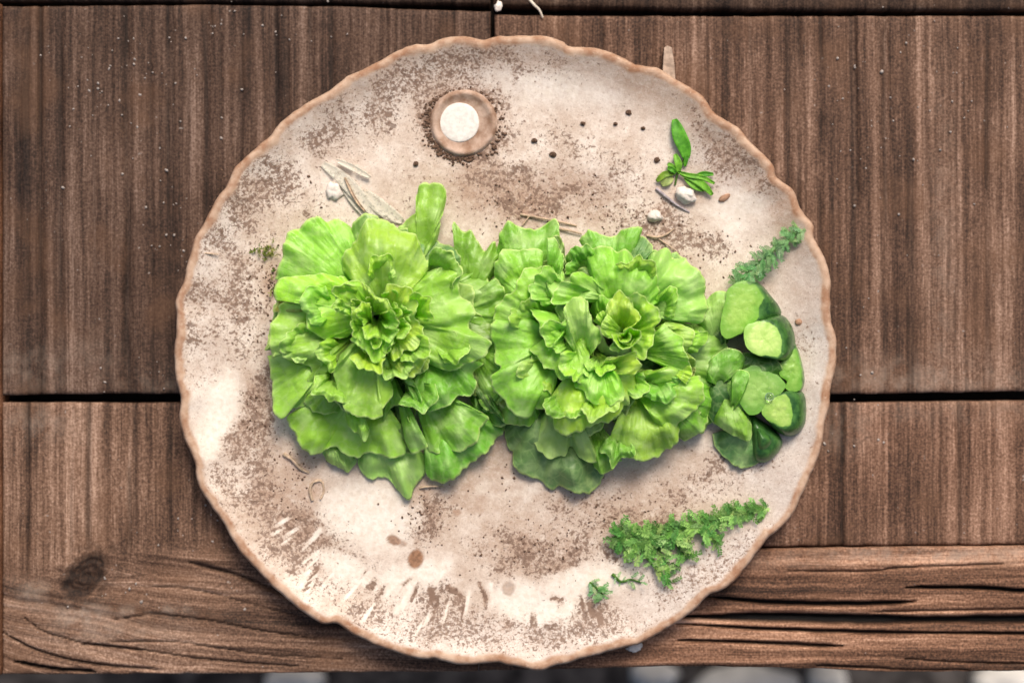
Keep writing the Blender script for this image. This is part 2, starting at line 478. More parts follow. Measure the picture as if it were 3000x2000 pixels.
def plank(x0, x1, top, bot, tone, grooves=(), cracks=(), horiz=False, turned=None, knot=None, bloom=(), amp=.0007, seed=0, label=None, step=5.0, zoff=0.0):
    """top / bot: edge heights (photo px) as polylines in x.  grooves: x positions of furrows along the grain."""
    nx = int((x1 - x0) / step) + 2
    tx = lambda x: np.interp(x, [p[0] for p in top], [p[1] for p in top])
    bx = lambda x: np.interp(x, [p[0] for p in bot], [p[1] for p in bot])
    ny = int((np.max(bx(np.array([x0, x1]))) - np.min(tx(np.array([x0, x1])))) / step) + 2
    xs = np.linspace(x0, x1, nx)
    t = np.linspace(0, 1, ny)[:, None]
    X = np.broadcast_to(xs[None, :], (ny, nx)).copy()
    T = tx(xs) + 3.2 * (fbm(xs / 60, xs * 0 + seed, seed + 3) - .5); B = bx(xs) + 4.0 * (fbm(xs / 50, xs * 0 + seed, seed + 4) - .5)
    Y = T[None, :] + (B - T)[None, :] * t
    # grain coordinate: across (u) and along (v)
    wob = 14 * (fbm(X / 260, Y / 700, seed + 1) - .5) + 5 * (vnoise(X / 60, Y / 300, seed + 2) - .5)
    if horiz: U, Vv = Y + .9 * wob, X
    else: U, Vv = X + wob, Y
    Tm = np.zeros_like(X); U2, V2 = U, Vv
    Kn = np.zeros_like(X)
    if turned:
        Tm = turned(X, Y)
        kx, ky = knot[0], knot[1]
        d2 = ((X - kx) ** 2 + (Y - ky) ** 2)
        U2 = Y - 105 * (1 - np.exp(-np.maximum(X, 0) / 330)) - .03 * X + 30 * (fbm(X / 300, Y / 160, seed + 8) - .5) \
             + (Y - ky) * .55 * np.exp(-d2 / 150 ** 2) + np.sign(Y - ky) * -38 * np.exp(-d2 / 130 ** 2)
        V2 = X
    r = fbm(U / 34, Vv / 900, seed + 5, 3) - .5 + .5 * (fbm(U / 11, Vv / 500, seed + 6, 2) - .5)
    r2 = fbm(U2 / 26, V2 / 900, seed + 5, 3) - .5 + .5 * (fbm(U2 / 10, V2 / 500, seed + 6, 2) - .5)
    Z = amp * 3.0 * (r * (1 - Tm) + 1.7 * r2 * Tm)
    C = np.zeros_like(X)
    for g in grooves:
        gx, w, dep = g
        fade = .35 + .65 * sstep(.25, .6, fbm(Vv / 240 + gx, Vv * 0 + gx * .1, seed + 11))
        k = np.exp(-((U - gx) / w) ** 2) * fade * (1 - Tm)
        Z -= .0019 * dep * k; C = np.maximum(C, .58 * dep * k)
    for pts, w, dep in cracks:
        P = spline(pts, 40)
        along = np.clip((X - P[0, 0]) / (P[-1, 0] - P[0, 0]), 0, 1)
        yc = np.interp(X, P[:, 0], P[:, 1]) + 2.5 * (fbm(X / 45, X * 0 + w, seed + 21) - .5)
        endf = np.where((X < P[0, 0] - 5) | (X > P[-1, 0] + 5), 0, 1)
        ww = 1.45 * w * (.45 + .9 * fbm(X / 160, X * 0 + 3, seed + 22)) * np.minimum(1, np.minimum(along * 9 + .15, (1 - along) * 9 + .15 if P[-1, 0] < x1 - 5 else 1))
        k = np.exp(-(np.abs(Y - yc) / np.maximum(ww, .8)) ** 3) * endf
        Z -= .008 * dep * k; C = np.maximum(C, dep * k)
    if knot:
        kx, ky, ra, rb, an = knot
        dx, dy = X - kx, Y - ky
        a = dx * math.cos(an) + dy * math.sin(an); b = -dx * math.sin(an) + dy * math.cos(an)
        q = np.sqrt((a / ra) ** 2 + (b / rb) ** 2) + .35 * (fbm(X / 28, Y / 28, 33) - .5)
        Kn = .9 * sstep(1.12, .78, q)
        Kn = np.maximum(Kn, .45 * sstep(1.75, 1.2, q) * sstep(.45, .6, fbm(X / 22, Y / 22, 34)))
        Z -= .0020 * Kn + .0008 * Kn * np.sin(q * 22)
    Bl = np.zeros_like(X)
    for (bxp, byp, brx, bry, am) in bloom:
        Bl = np.maximum(Bl, am * np.exp(-((X - bxp) / brx) ** 2 - ((Y - byp) / bry) ** 2))
    d = np.minimum(np.minimum(X - x0, x1 - X), np.minimum(Y - T[None], B[None] - Y))
    Z -= .0016 * np.exp(-np.maximum(d, 0) / 5)
    Z += zoff
    def pad(A, mode='edge'): return np.pad(A, 1, mode=mode)
    Xp, Yp, Zp = pad(X), pad(Y), pad(Z)
    Zp[0, :] = Zp[-1, :] = -THK; Zp[:, 0] = Zp[:, -1] = -THK
    P = np.stack([(Xp - 1500) * K * TS, (1000 - Yp) * K * TS, Zp + TZ], -1)
    F = grid_faces(ny + 2, nx + 2)[:, ::-1]
    uv1 = np.stack([pad(U) * K, pad(Vv) * K], -1); uv2 = np.stack([pad(U2) * K, pad(V2) * K], -1)
    me = mesh_np("plank", P, F, {"grain": uv1, "grain_turned": uv2}, {"turned": pad(Tm), "crack": pad(C), "knot": pad(Kn), "bloom": pad(Bl)})
    o = link("plank", me, WOOD, table)
    o.color = (*tone, 1)
    if label: o["label"] = label
    return o

def rnd_grooves(x0, x1, seed, extra=()):
    r = random.Random(seed); out = [(x, 9, .9) for x in extra]
    x = x0 + 10
    while x < x1 - 10:
        out.append((x, r.uniform(3, 7), r.uniform(.15, .75))); x += r.uniform(22, 70)
    return out

# strip above the top gap
plank(-120, 1436, [(-120, -160), (1436, -160)], [(-120, 0), (0, 2), (1000, 6), (1436, 14)], (.5, .5, .5), rnd_grooves(-120, 1436, 1), seed=1, step=8)
plank(1446, 3120, [(1446, -160), (3120, -160)], [(1446, 16), (2000, 26), (2600, 30), (3120, 28)], (.55, .52, .5), rnd_grooves(1446, 3120, 2), seed=2, step=8)
# middle row
plank(7, 1437, [(7, 19), (600, 14), (1000, 19), (1437, 34)], [(7, 1157), (400, 1152), (800, 1156), (1437, 1156)], (.80, .77, .78),
      rnd_grooves(7, 1437, 3, (118, 178, 372, 380, 495, 603, 703, 806, 905)), bloom=((60, 1080, 190, 60, .3), (480, 1120, 160, 40, .22), (250, 1050, 120, 80, .16)), seed=3)
plank(1449, 3120, [(1449, 44), (2000, 48), (2600, 47), (3120, 46)], [(1449, 1157), (2400, 1155), (3120, 1144)], (1.30, 1.22, 1.19),
      rnd_grooves(1449, 3120, 4, (2055, 2198, 2310, 2340, 2405, 2497, 2592, 2670, 2800, 2895)), bloom=((2640, 1110, 330, 60, .42), (2950, 1115, 160, 50, .34), (2760, 800, 40, 500, .22)), seed=4, amp=.0009)
# lower row
turn = lambda X, Y: sstep(-45, 60, Y - (1610 + 25 * np.sin(X / 140) - 90 * np.exp(-((X - 380) / 200) ** 2) * 0 + 60 * np.exp(-((X - 60) / 130) ** 2)))
plank(7, 1400, [(7, 1178), (400, 1180), (1400, 1180)], [(7, 1972), (120, 1974), (350, 1973), (700, 1972), (1400, 1966)], (1.5, 1.44, 1.40),
      rnd_grooves(7, 1400, 5, (80, 262, 378, 395)), turned=turn, knot=(248, 1688, 88, 52, math.radians(-42)),
      cracks=(([(45, 1938), (160, 1958), (280, 1966)], 4, .9), ([(560, 1648), (700, 1688), (840, 1745)], 5, .55), ([(0, 1850), (110, 1905), (260, 1942), (480, 1962)], 3, .6), ([(200, 1885), (350, 1895), (600, 1930), (900, 1955)], 2.5, .5), ([(330, 1815), (450, 1800), (600, 1815), (760, 1845), (920, 1870)], 2, .45), ([(300, 1880), (520, 1880), (760, 1915), (1000, 1930)], 2, .4), ([(420, 1720), (560, 1725), (760, 1775), (900, 1810)], 2, .35), ([(60, 1800), (130, 1850), (260, 1885), (420, 1905)], 2, .45)),
      bloom=((235, 1800, 80, 38, .8), (90, 1740, 60, 50, .45), (430, 1790, 160, 18, .6), (330, 1850, 200, 40, .4), (110, 1240, 120, 60, .35)), seed=5,
      label="plank with a dark oval knot and swirling grain")
plank(1404, 3120, [(1404, 1180), (2400, 1180), (3120, 1172)], [(1404, 1600), (2250, 1600), (3120, 1592)], (1.62, 1.47, 1.40),
      rnd_grooves(1404, 3120, 6, (2395, 2470, 2735, 2810)), bloom=((2470, 1250, 80, 70, .38), (2800, 1200, 300, 35, .25)), seed=6, amp=.0010)
RB = lambda L: [(2000 + x / 2.352, 1334 + y / 2.352) for x, y in L]
plank(1404, 3120, [(1404, 1606), (2250, 1608), (2600, 1601), (3120, 1597)], [(1404, 1962), (2000, 1950), (2450, 1958), (2560, 1966), (3120, 1962)], (2.05, 1.78, 1.6),
      horiz=True, cracks=((RB([(150, 970), (600, 1010), (1200, 1020), (1640, 1003)]), 4.5, .97), (RB([(-40, 1110), (700, 1118), (1300, 1130), (2352, 1126), (2700, 1120)]), 10, 1.0),
                          (RB([(-60, 1158), (600, 1195), (1300, 1215), (2352, 1225), (2700, 1230)]), 4, .85), (RB([(-60, 1270), (400, 1283), (900, 1305), (1100, 1310)]), 4, .8),
                          (RB([(1540, 906), (2000, 910), (2352, 930), (2700, 945)]), 5, 1.0), (RB([(740, 792), (1300, 795), (1500, 770), (2200, 742)]), 2.2, .5),
                          (RB([(1500, 1395), (1900, 1420), (2700, 1440)]), 2.5, .55), (RB([(900, 1440), (1500, 1470), (2000, 1475)]), 2.5, .5), (RB([(300, 1090), (900, 1100), (1500, 1110)]), 2.5, .6),
                          (RB([(1300, 1075), (2000, 1060), (2700, 1050)]), 2.5, .5)),
      bloom=((2750, 1625, 420, 24, .7), (2300, 1640, 200, 25, .3)), seed=7, amp=.0009, zoff=.0015, step=4.0,
      label="horizontal plank split by long dark cracks")
# a neighbour board on the far left and an added dark backing that keeps the gaps black
plank(-120, 1, [(-120, 10), (1, 12)], [(-120, 1975), (1, 1975)], (1.2, .9, .7), rnd_grooves(-120, 1, 9), seed=9, step=8)
fx, fy0, fy1 = 3300 * K * .5, (1000 + 220) * K, (1000 - 1950) * K
V = [(-fx, fy1, -.04), (fx, fy1, -.04), (fx, fy0, -.04), (-fx, fy0, -.04), (-fx, fy1, -.07), (fx, fy1, -.07), (fx, fy0, -.07), (-fx, fy0, -.07)]
me = mesh_np("gap_backing", V, [[0, 1, 2, 3], [7, 6, 5, 4], [4, 5, 1, 0], [5, 6, 2, 1], [6, 7, 3, 2], [7, 4, 0, 3]])
link("gap_backing", me, plain("dark_under_table", (.02, .014, .011), .9), table)
for lx, ly in ((-.36, -.2), (.36, -.2), (-.36, .26), (.36, .26)):
    a = .03
    V = [(lx + sx * a, ly + sy * a, z) for z in (GZ, -.07) for sx, sy in ((-1, -1), (1, -1), (1, 1), (-1, 1))]
    me = mesh_np("leg", V, [[3, 2, 1, 0], [4, 5, 6, 7], [0, 1, 5, 4], [1, 2, 6, 5], [2, 3, 7, 6], [3, 0, 4, 7]])
    link("leg", me, bpy.data.materials["dark_under_table"], table)

# ------------------------------------------------------------------ the plate
OUT = [(1455, 106), (1518, 106), (1594, 106), (1650, 122), (1668, 136), (1747, 140), (1811, 163), (1862, 189), (1926, 200), (1977, 230), (2015, 252), (2060, 282), (2092, 330),
       (2160, 372), (2200, 418), (2262, 478), (2276, 520), (2325, 560), (2345, 610), (2383, 660), (2386, 700), (2420, 765), (2433, 815), (2433, 893), (2438, 950), (2450, 1005), (2446, 1082),
       (2434, 1130), (2430, 1186), (2414, 1243), (2404, 1320), (2382, 1375), (2365, 1413), (2348, 1451), (2320, 1508), (2281, 1550), (2249, 1575), (2208, 1630), (2176, 1674), (2128, 1719),
       (2074, 1744), (2026, 1792), (1956, 1840), (1880, 1881), (1800, 1902), (1714, 1927), (1622, 1950), (1595, 1960), (1548, 1959), (1489, 1946), (1455, 1939), (1374, 1946), (1302, 1936),
       (1272, 1926), (1245, 1930), (1200, 1923), (1115, 1893), (1038, 1859), (987, 1826), (940, 1824), (864, 1774), (800, 1717), (740, 1655), (700, 1610), (655, 1535), (618, 1478), (592, 1440), (574, 1396), (570, 1352), (542, 1288),
       (524, 1224), (529, 1170), (516, 1110), (510, 1046), (514, 982), (517, 918), (515, 880), (535, 830), (553, 760), (572, 700), (600, 650), (640, 575), (663, 548), (690, 490), (735, 448), (790, 398), (829, 352),
       (893, 306), (969, 262), (1020, 223), (1065, 203), (1110, 181), (1160, 152), (1212, 131), (1256, 129), (1301, 112), (1365, 107), (1416, 117)]
PCX, PCY = 1480.0, 1030.0
NT_, prof_px, prof_z = 900, None, None
Oc = spline(OUT, 2400, True)
ang = np.arctan2(Oc[:, 1] - PCY, Oc[:, 0] - PCX); rad = np.hypot(Oc[:, 0] - PCX, Oc[:, 1] - PCY)
o_ = np.argsort(ang); ang, rad = ang[o_], rad[o_]
TH = np.linspace(-math.pi, math.pi, NT_, endpoint=False)
R = np.interp(TH, np.r_[ang - 2 * math.pi, ang, ang + 2 * math.pi], np.tile(rad, 3))
# offsets from the edge (px) : height (mm), from the foot, round the lip, to the middle
pr = [(170, -6.8), (120, -6.5), (95, -1.0), (55, 3.0), (18, 8.0), (3, 12.0), (0, 15.0), (2, 17.2), (5, 18.4), (11, 18.9), (19, 18.6), (28, 17.7), (40, 16.4), (55, 14.9), (73, 13.3), (96, 11.6), (122, 10.3), (155, 9.3), (190, 8.8)]
off = np.array([p[0] for p in pr]); zz = np.array([p[1] for p in pr]) * .001
NI = 110
rows_r, rows_z, rows_e = [], [], []
lipn = fbm(np.cos(TH) * 6 + 20, np.sin(TH) * 6 + 20, 51) - .5
for k, (o, z) in enumerate(zip(off, zz)):
    w = np.exp(-((o - 12) / 30.0) ** 2); chip = 7 * w * (fbm(np.cos(TH) * 34 + 60, np.sin(TH) * 34 + 60, 57, 3) - .5)
    rows_r.append(R - o * (1 + .22 * lipn) - chip); rows_z.append(z + w * .0030 * lipn * (1 if k > 3 else .4))
    inner = k >= 8
    rows_e.append(np.full(NT_, 1.0 if not inner else float(np.interp(o, [11, 20, 30, 44], [1, .66, .36, 0]))))
rl = rows_r[-1]
for k in range(1, NI + 1):
    f = k / NI
    rows_r.append(rl * (1 - f) + 2.0 * f); rows_z.append(np.full(NT_, .0088 - .0006 * f)); rows_e.append(np.zeros(NT_))
RR = np.array(rows_r); ZZ = np.array(rows_z); EE = np.array(rows_e)
X = PCX + RR * np.cos(TH)[None]; Y = PCY + RR * np.sin(TH)[None]
ZZ = ZZ + .0006 * (fbm(X / 130, Y / 130, 61) - .5) * np.minimum(1, (1 - EE) + .4)

def G(*L):
    A = np.zeros_like(X)
    for (x, y, rx, ry, rot, am) in L:
        c, s = math.cos(math.radians(rot)), math.sin(math.radians(rot))
        a = (X - x) * c + (Y - y) * s; b = -(X - x) * s + (Y - y) * c
        A = np.maximum(A, am * np.exp(-((a / rx) ** 2 + (b / ry) ** 2) ** 1.4))
    return A
n1 = fbm(X / 70, Y / 70, 71); n2 = fbm(X / 28, Y / 28, 72)
speck = G((650, 920, 130, 170, 20, 1.0), (590, 1010, 90, 80, 0, .8), (735, 1230, 60, 190, 28, 1.0), (700, 1330, 110, 80, 0, .8), (760, 590, 170, 130, -40, .85), (660, 720, 110, 130, 0, .7),
          (1290, 350, 90, 110, 0, 1.0), (1370, 365, 150, 140, 0, .85), (1060, 330, 260, 90, -30, .8), (1400, 190, 260, 70, 0, .55), (2150, 450, 170, 90, 50, .65), (2030, 720, 120, 60, 10, .5),
          (1560, 1610, 160, 90, 0, .95), (1770, 1550, 200, 110, 0, .9), (1250, 1530, 90, 70, -40, .9), (1000, 1580, 130, 50, 60, .7), (870, 1590, 200, 90, 45, .85), (1060, 1760, 110, 60, 20, .8),
          (1300, 1800, 130, 60, 60, .8), (1500, 1840, 400, 70, 0, .6), (1740, 1800, 110, 60, 25, .9), (720, 1480, 120, 130, 50, .75), (1700, 480, 170, 110, 10, .6), (1530, 560, 300, 85, 0, .8), (1900, 640, 160, 70, 15, .6),
          (2050, 1420, 180, 70, -20, .75), (2360, 1000, 40, 60, 0, .35), (2050, 1680, 260, 60, -30, .35))
speck = np.clip(speck * (.35 + 1.3 * sstep(.25, .75, n1)), 0, 1.1) + .30
cream = G((650, 1190, 55, 130, 12, 1.0), (610, 1290, 60, 90, 10, .8), (1080, 1510, 170, 120, 10, .95), (1010, 1660, 130, 45, 30, .85), (1200, 1690, 150, 50, -15, .9), (1520, 1760, 80, 70, 10, 1.0), (1620, 1790, 110, 40, -8, 1.0),
          (1720, 1700, 160, 55, -8, .85), (1600, 260, 230, 90, 5, .55), (2150, 620, 150, 90, -10, .6), (1020, 540, 160, 70, 20, .55), (1850, 600, 190, 45, 0, .45), (1480, 1440, 190, 60, 0, .45), (760, 490, 60, 40, 0, .3), (1150, 440, 150, 60, 0, .3))
cream = np.clip(sstep(.25, .6, cream + .5 * (n2 - .5)) * cream * 1.15, 0, 1)
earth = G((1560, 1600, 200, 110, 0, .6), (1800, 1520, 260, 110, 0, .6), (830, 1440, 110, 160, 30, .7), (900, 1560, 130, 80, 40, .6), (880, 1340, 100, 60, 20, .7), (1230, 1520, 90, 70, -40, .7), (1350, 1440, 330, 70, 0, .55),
          (1500, 1330, 230, 90, 0, .6), (1900, 1400, 260, 80, -10, .45), (1500, 575, 300, 75, 4, .85), (1660, 545, 110, 60, 0, .8), (1420, 500, 90, 60, 20, .6), (790, 830, 40, 60, 0, .9), (1370, 365, 118, 118, 0, .75), (1300, 350, 100, 110, 0, .7), (730, 1200, 70, 160, 25, .45),  # the patch just below the lettuces paints in their soft brownish shadow
          (1500, 150, 330, 55, 4, .5), (1830, 215, 200, 60, 25, .6), (2120, 420, 230, 60, 50, .65), (2310, 650, 180, 55, 68, .55), (2370, 800, 50, 120, 0, .35), (1060, 250, 260, 45, -30, .4), (1150, 1480, 300, 60, 0, .3), (1980, 1500, 200, 70, -10, .4), (1980, 1370, 80, 50, 0, .5), (2050, 560, 60, 60, 0, .3))  # tans along the upper and right rim paint in its shaded inner slope
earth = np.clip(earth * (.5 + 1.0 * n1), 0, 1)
grey = G((2370, 1050, 110, 420, 0, .9), (2300, 1450, 160, 160, 0, .8), (2050, 1690, 330, 110, -32, .95), (1500, 1870, 600, 80, 0, .7), (2150, 480, 230, 160, 45, .75), (1600, 200, 420, 110, 5, .7), (1040, 280, 330, 100, -30, .45), (600, 1000, 110, 420, 0, .35), (1700, 540, 140, 60, 0, .5))  # grey glaze; the patches at the top also paint in rim-slope shading
stain = np.zeros_like(X)
def spot(x, y, rx, ry, rot, am):
    c, s = math.cos(math.radians(rot)), math.sin(math.radians(rot))
    a = (X - x) * c + (Y - y) * s; b = -(X - x) * s + (Y - y) * c
    return am * sstep(1.15, .85, np.sqrt((a / rx) ** 2 + (b / ry) ** 2) + .3 * (n2 - .5))
for a in ((1218, 1636, 24, 29, 0, .95), (1155, 1582, 22, 13, 25, .85), (1180, 1592, 12, 10, 0, .6), (1490, 1722, 19, 22, 0, .55), (1338, 1500, 14, 9, 0, .5)):
    stain = np.maximum(stain, spot(*a))
# streaks where the glaze was combed to bare white slip
streak = np.zeros_like(X); dark = np.zeros_like(X)
LB = lambda L: [(800 + x / 2.352, 1400 + y / 2.352) for x, y in L]
for L, w in (([(320, 360), (240, 460)], 8), ([(330, 470), (270, 570), (200, 740)], 7), ([(230, 560), (150, 640)], 4), ([(530, 590), (450, 700)], 9), ([(960, 740), (900, 850), (860, 900)], 9), ([(880, 740), (780, 800)], 5),
             ([(80, 270), (20, 390)], 6), ([(1180, 640), (1120, 720)], 5), ([(700, 860), (620, 980)], 5), ([(1070, 960), (980, 1060)], 5), ([(410, 640), (330, 780)], 4), ([(1500, 720), (1520, 860)], 5), ([(160, 330), (60, 470)], 4), ([(290, 650), (240, 780)], 4), ([(1350, 780), (1330, 930)], 6), ([(1220, 830), (1180, 960)], 5), ([(580, 740), (500, 830)], 4)):
    d = seg_dist(X, Y, LB(L)); streak = np.maximum(streak, sstep(w + 2, w * .4, d + 5 * (n2 - .5)))
for L, w in (([(200, 560), (140, 640)], 3), ([(300, 620), (220, 770)], 3), ([(690, 790), (860, 760), (950, 690)], 6), ([(1000, 720), (960, 840)], 4), ([(1530, 950), (1620, 990), (1760, 980), (1870, 935)], 5), ([(1920, 830), (2120, 860), (2270, 980)], 6), ([(640, 640), (700, 790)], 4), ([(1080, 760), (1120, 880)], 8), ([(1420, 720), (1480, 860)], 6), ([(1210, 750), (1310, 820), (1330, 940)], 8)):
    d = seg_dist(X, Y, LB(L)); dark = np.maximum(dark, sstep(w + 4, w * .3, d + 6 * (n2 - .5)))
speck = np.clip(speck * (1 - .8 * cream) * (1 - streak), 0, 1) + .95 * dark * (1 - streak)
cream = np.maximum(cream * (1 - .6 * dark), streak)
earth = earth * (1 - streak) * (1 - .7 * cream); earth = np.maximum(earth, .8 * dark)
P = np.empty((RR.shape[0], NT_, 3)); s_ = (H - ZZ) / H
P[..., 0] = (X - 1500) * K * s_; P[..., 1] = (1000 - Y) * K * s_; P[..., 2] = ZZ
plate = empty("plate", W(PCX, PCY, 0), "large round speckled stoneware plate with a wavy bare clay edge", "plate")
CUT = 14                                     # rows 0..CUT make the rim, the rest the dish
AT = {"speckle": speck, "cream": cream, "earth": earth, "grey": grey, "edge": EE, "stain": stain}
def plate_part(name, a, b):
    me = mesh_np(name, P[a:b], grid_faces(b - a, NT_, True)[:, ::-1], None, {k: v[a:b] for k, v in AT.items()})
    return link(name, me, PLATE, plate)
# close the bottom so that the plate is a solid
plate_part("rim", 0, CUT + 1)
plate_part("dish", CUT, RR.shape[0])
me = mesh_np("foot", np.vstack([P[0], P[0].mean(axis=0)[None]]), [[i, (i + 1) % NT_, NT_] for i in range(NT_)])
link("foot", me, CLAY, plate)
PZ = .0086                                   # height of the plate's floor

# ------------------------------------------------------------------ leaves
def leaf(parent, fr, margin, base, zb, zm, col, arch=.006, fold=.0065, nf=3.0, ruff=.0009, droop=.010, seed=None, name="leaf", n=96, k=30, bw=.14, wig=5.5, curl=.0035, bulge=1.0):
    """a ruffled leaf: a blade fanning from its stalk point to the traced margin (all photo px), zb/zm = heights of stalk and margin"""
    seed = seed if seed is not None else random.randrange(10000)
    r = random.Random(seed)
    M = spline([fr(p) for p in margin], n)
    B = np.array(fr(base), float)
    s = np.linspace(0, 1, n)
    L = np.r_[0, np.cumsum(np.linalg.norm(np.diff(M, axis=0), axis=1))]
    # waves along the margin: broad scallops and crisp small teeth, in step with the ripple in height
    dirv = M - B; dirv /= np.linalg.norm(dirv, axis=1)[:, None] + 1e-6
    ph = r.uniform(0, 6.28); ph2 = r.uniform(0, 6.28)
    lam = r.uniform(100, 175)
    if parent is not None: zb, zm = .012 + .5 * (zb - .012), .015 + (zm - .015) * 1.3
    q1 = L / lam * 2 * math.pi + ph + 2.6 * (vnoise(L / 120, L * 0, seed + 1) - .5)
    q2 = L / (lam * .37) * 2 * math.pi + ph2 + 3.0 * (vnoise(L / 50, L * 0, seed + 3) - .5)
    puff = np.sqrt(np.sin(q1 * .5) ** 2 + .03)
    M = M + dirv * (wig * (2.2 * (puff - .6) + .38 * np.sin(q2) + 1.7 * (fbm(L / 14, L * 0 + seed, seed, 2) - .5)))[:, None]
    Mc = M.mean(axis=0)
    B0 = B[None] + bw * (M - Mc)
    t = np.linspace(0, 1, k) ** .85
    T, S = np.meshgrid(t, s, indexing='ij')
    XX = B0[None, :, 0] + (M - B0)[None, :, 0] * T; YY = B0[None, :, 1] + (M - B0)[None, :, 1] * T
    am1 = .35 + 1.1 * vnoise(L / 150, L * 0, seed + 4)
    Z = zb + (zm - zb) * T ** .7 + arch * np.sin(math.pi * T ** .9)
    qq = q1 + 1.9 * (vnoise(S * 4, T * 2.2, seed) - .5) + .9 * (vnoise(S * 9, T * 3, seed + 6) - .5)
    Z += fold * am1 * sstep(.28, 1.0, T) * (np.sqrt(np.sin(qq * .5) ** 2 + .05) ** 1.1 - .5)
    Z += ruff * T ** 9 * np.sin(q2)[None]
    env = np.sin(math.pi * np.clip(T * .8 + .1, 0, 1)) ** .5
    Z += .0170 * bulge * (fbm(XX / 115 + seed * 1.37, YY / 115 + seed, seed + 2, 2) - .5) * env
    Z += .0036 * (fbm(XX / 42 + seed, YY / 34, seed + 5, 2) - .5) * np.minimum(1, T * 2)
    Z += .0007 * (fbm(XX / 14 + seed, YY / 14, seed + 7, 2) - .5) * np.minimum(1, T * 2)
    Z += .0022 * bulge * (fbm(S * 17 + .6 * T, T * 2.3 + seed, seed + 8, 2) - .5) * np.minimum(1, T * 1.6)
    Z -= droop * np.abs(2 * S - 1) ** 3.2 * T
    Z -= curl * sstep(.72, 1.0, T) * (.35 + 1.1 * vnoise(S * 5, S * 0, seed + 9))
    Z = np.maximum(Z, PZ + .0015 + .002 * vnoise(XX / 20, YY / 20, seed))
    sc = (H - Z) / H
    P = np.stack([(XX - 1500) * K * sc, (1000 - YY) * K * sc, Z], -1)
    note(P)
    me = mesh_np("leaf", P, grid_faces(k, n), {"leaf": np.stack([S, T], -1)})
    # keep the upper side up
    nz = sum(p.normal.z for p in me.polygons)
    if nz < 0: me.flip_normals()
    o = link(name, me, LEAF, parent)
    md = o.modifiers.new("thickness", 'SOLIDIFY'); md.thickness = .00035; md.offset = -1
    j = lambda: r.uniform(.92, 1.08)
    o.color = (col[0] * j(), col[1] * j(), col[2] * j(), 1)
    return o

YEL = (.48, .76, .08)      # inner leaves
BRI = (.39, .70, .085)      # bright middle leaves
MID = (.255, .57, .06)
DAR = (.055, .20, .02)    # underlay leaves, darkened to paint in the shade of the gaps
PAL = (.44, .71, .18)
BLU = (.19, .38, .12)

HMAP = {}
def note(P):
    for x, y, z in P.reshape(-1, 3)[::3]:
        k = (round(x / .004), round(y / .004))
        if z > HMAP.get(k, 0): HMAP[k] = z
def hz(px, py):
    x, y, _ = W(px, py, .05)
    i, j = round(x / .004), round(y / .004)
    return max(HMAP.get((i + a, j + b), PZ) for a in (-1, 0, 1) for b in (-1, 0, 1))
def frills(parent, cx, cy, spots, seed):
    """small crumpled leaves between the big ones: (angle degrees, distance px, size px, colour)"""
    r = random.Random(seed)
    for i, (an, q, sz, col) in enumerate(spots):
        a = math.radians(an); d = a + r.uniform(-.55, .55)
        bx, by = cx + (q - .55 * sz) * math.cos(a), cy + (q - .55 * sz) * math.sin(a)
        m = []
        for b in np.linspace(-1.15, 1.15, 8):
            e = sz * (.62 + .5 * math.cos(b)) * r.uniform(.82, 1.16)
            m.append((bx + e * math.cos(d + b), by + e * math.sin(d + b)))
        z = hz(bx + sz * .7 * math.cos(d), by + sz * .7 * math.sin(d))
        # heights are given before the blade's own stretch
        zm = .015 + (z + .006 - .015) / 1.3
        leaf(parent, PX, m, (bx, by), max(.012, zm - .02), zm, col, arch=.005, fold=.0075, droop=.006, seed=seed * 77 + i, n=64, k=20, wig=7)

def stalk(parent, px, py, r, z0, z1):
    V = []; N = 24
    for z, k in ((z0, .7), (z0 + .004, 1), (z1 - .004, .8), (z1, .45)):
        for j in range(N):
            a = 2 * math.pi * j / N; q = r * k * (1 + .08 * math.sin(5 * a + z * 400))
            V.append(W(px + q * math.cos(a), py + q * math.sin(a), z))
    F = grid_faces(4, N, True)
    me = mesh_np("stalk", V, F)
    return link("stalk", me, STEM, parent)

def filler(parent, cx, cy, rx, ry, n, z, col, seed, r0=.55, wid=.62):
    """filler leaves under the head, their dark colour is painted gap shade"""
    r = random.Random(seed)
    for i in range(n):
        a = 2 * math.pi * (i + r.uniform(-.25, .25)) / n
        q = r.uniform(.8, 1.0)
        m = []
        for k in range(9):
            b = a + wid * (k / 8 - .5) * 2
            e = q * (1 - .38 * abs(k / 8 - .5) * 2) * r.uniform(.94, 1.06)
            m.append((cx + rx * e * math.cos(b), cy + ry * e * math.sin(b)))
        leaf(parent, PX, m, (cx + rx * .1 * math.cos(a), cy + ry * .1 * math.sin(a)), z, z + r.uniform(-.002, .003), col, arch=.004, fold=.002, droop=.004, seed=seed * 31 + i)

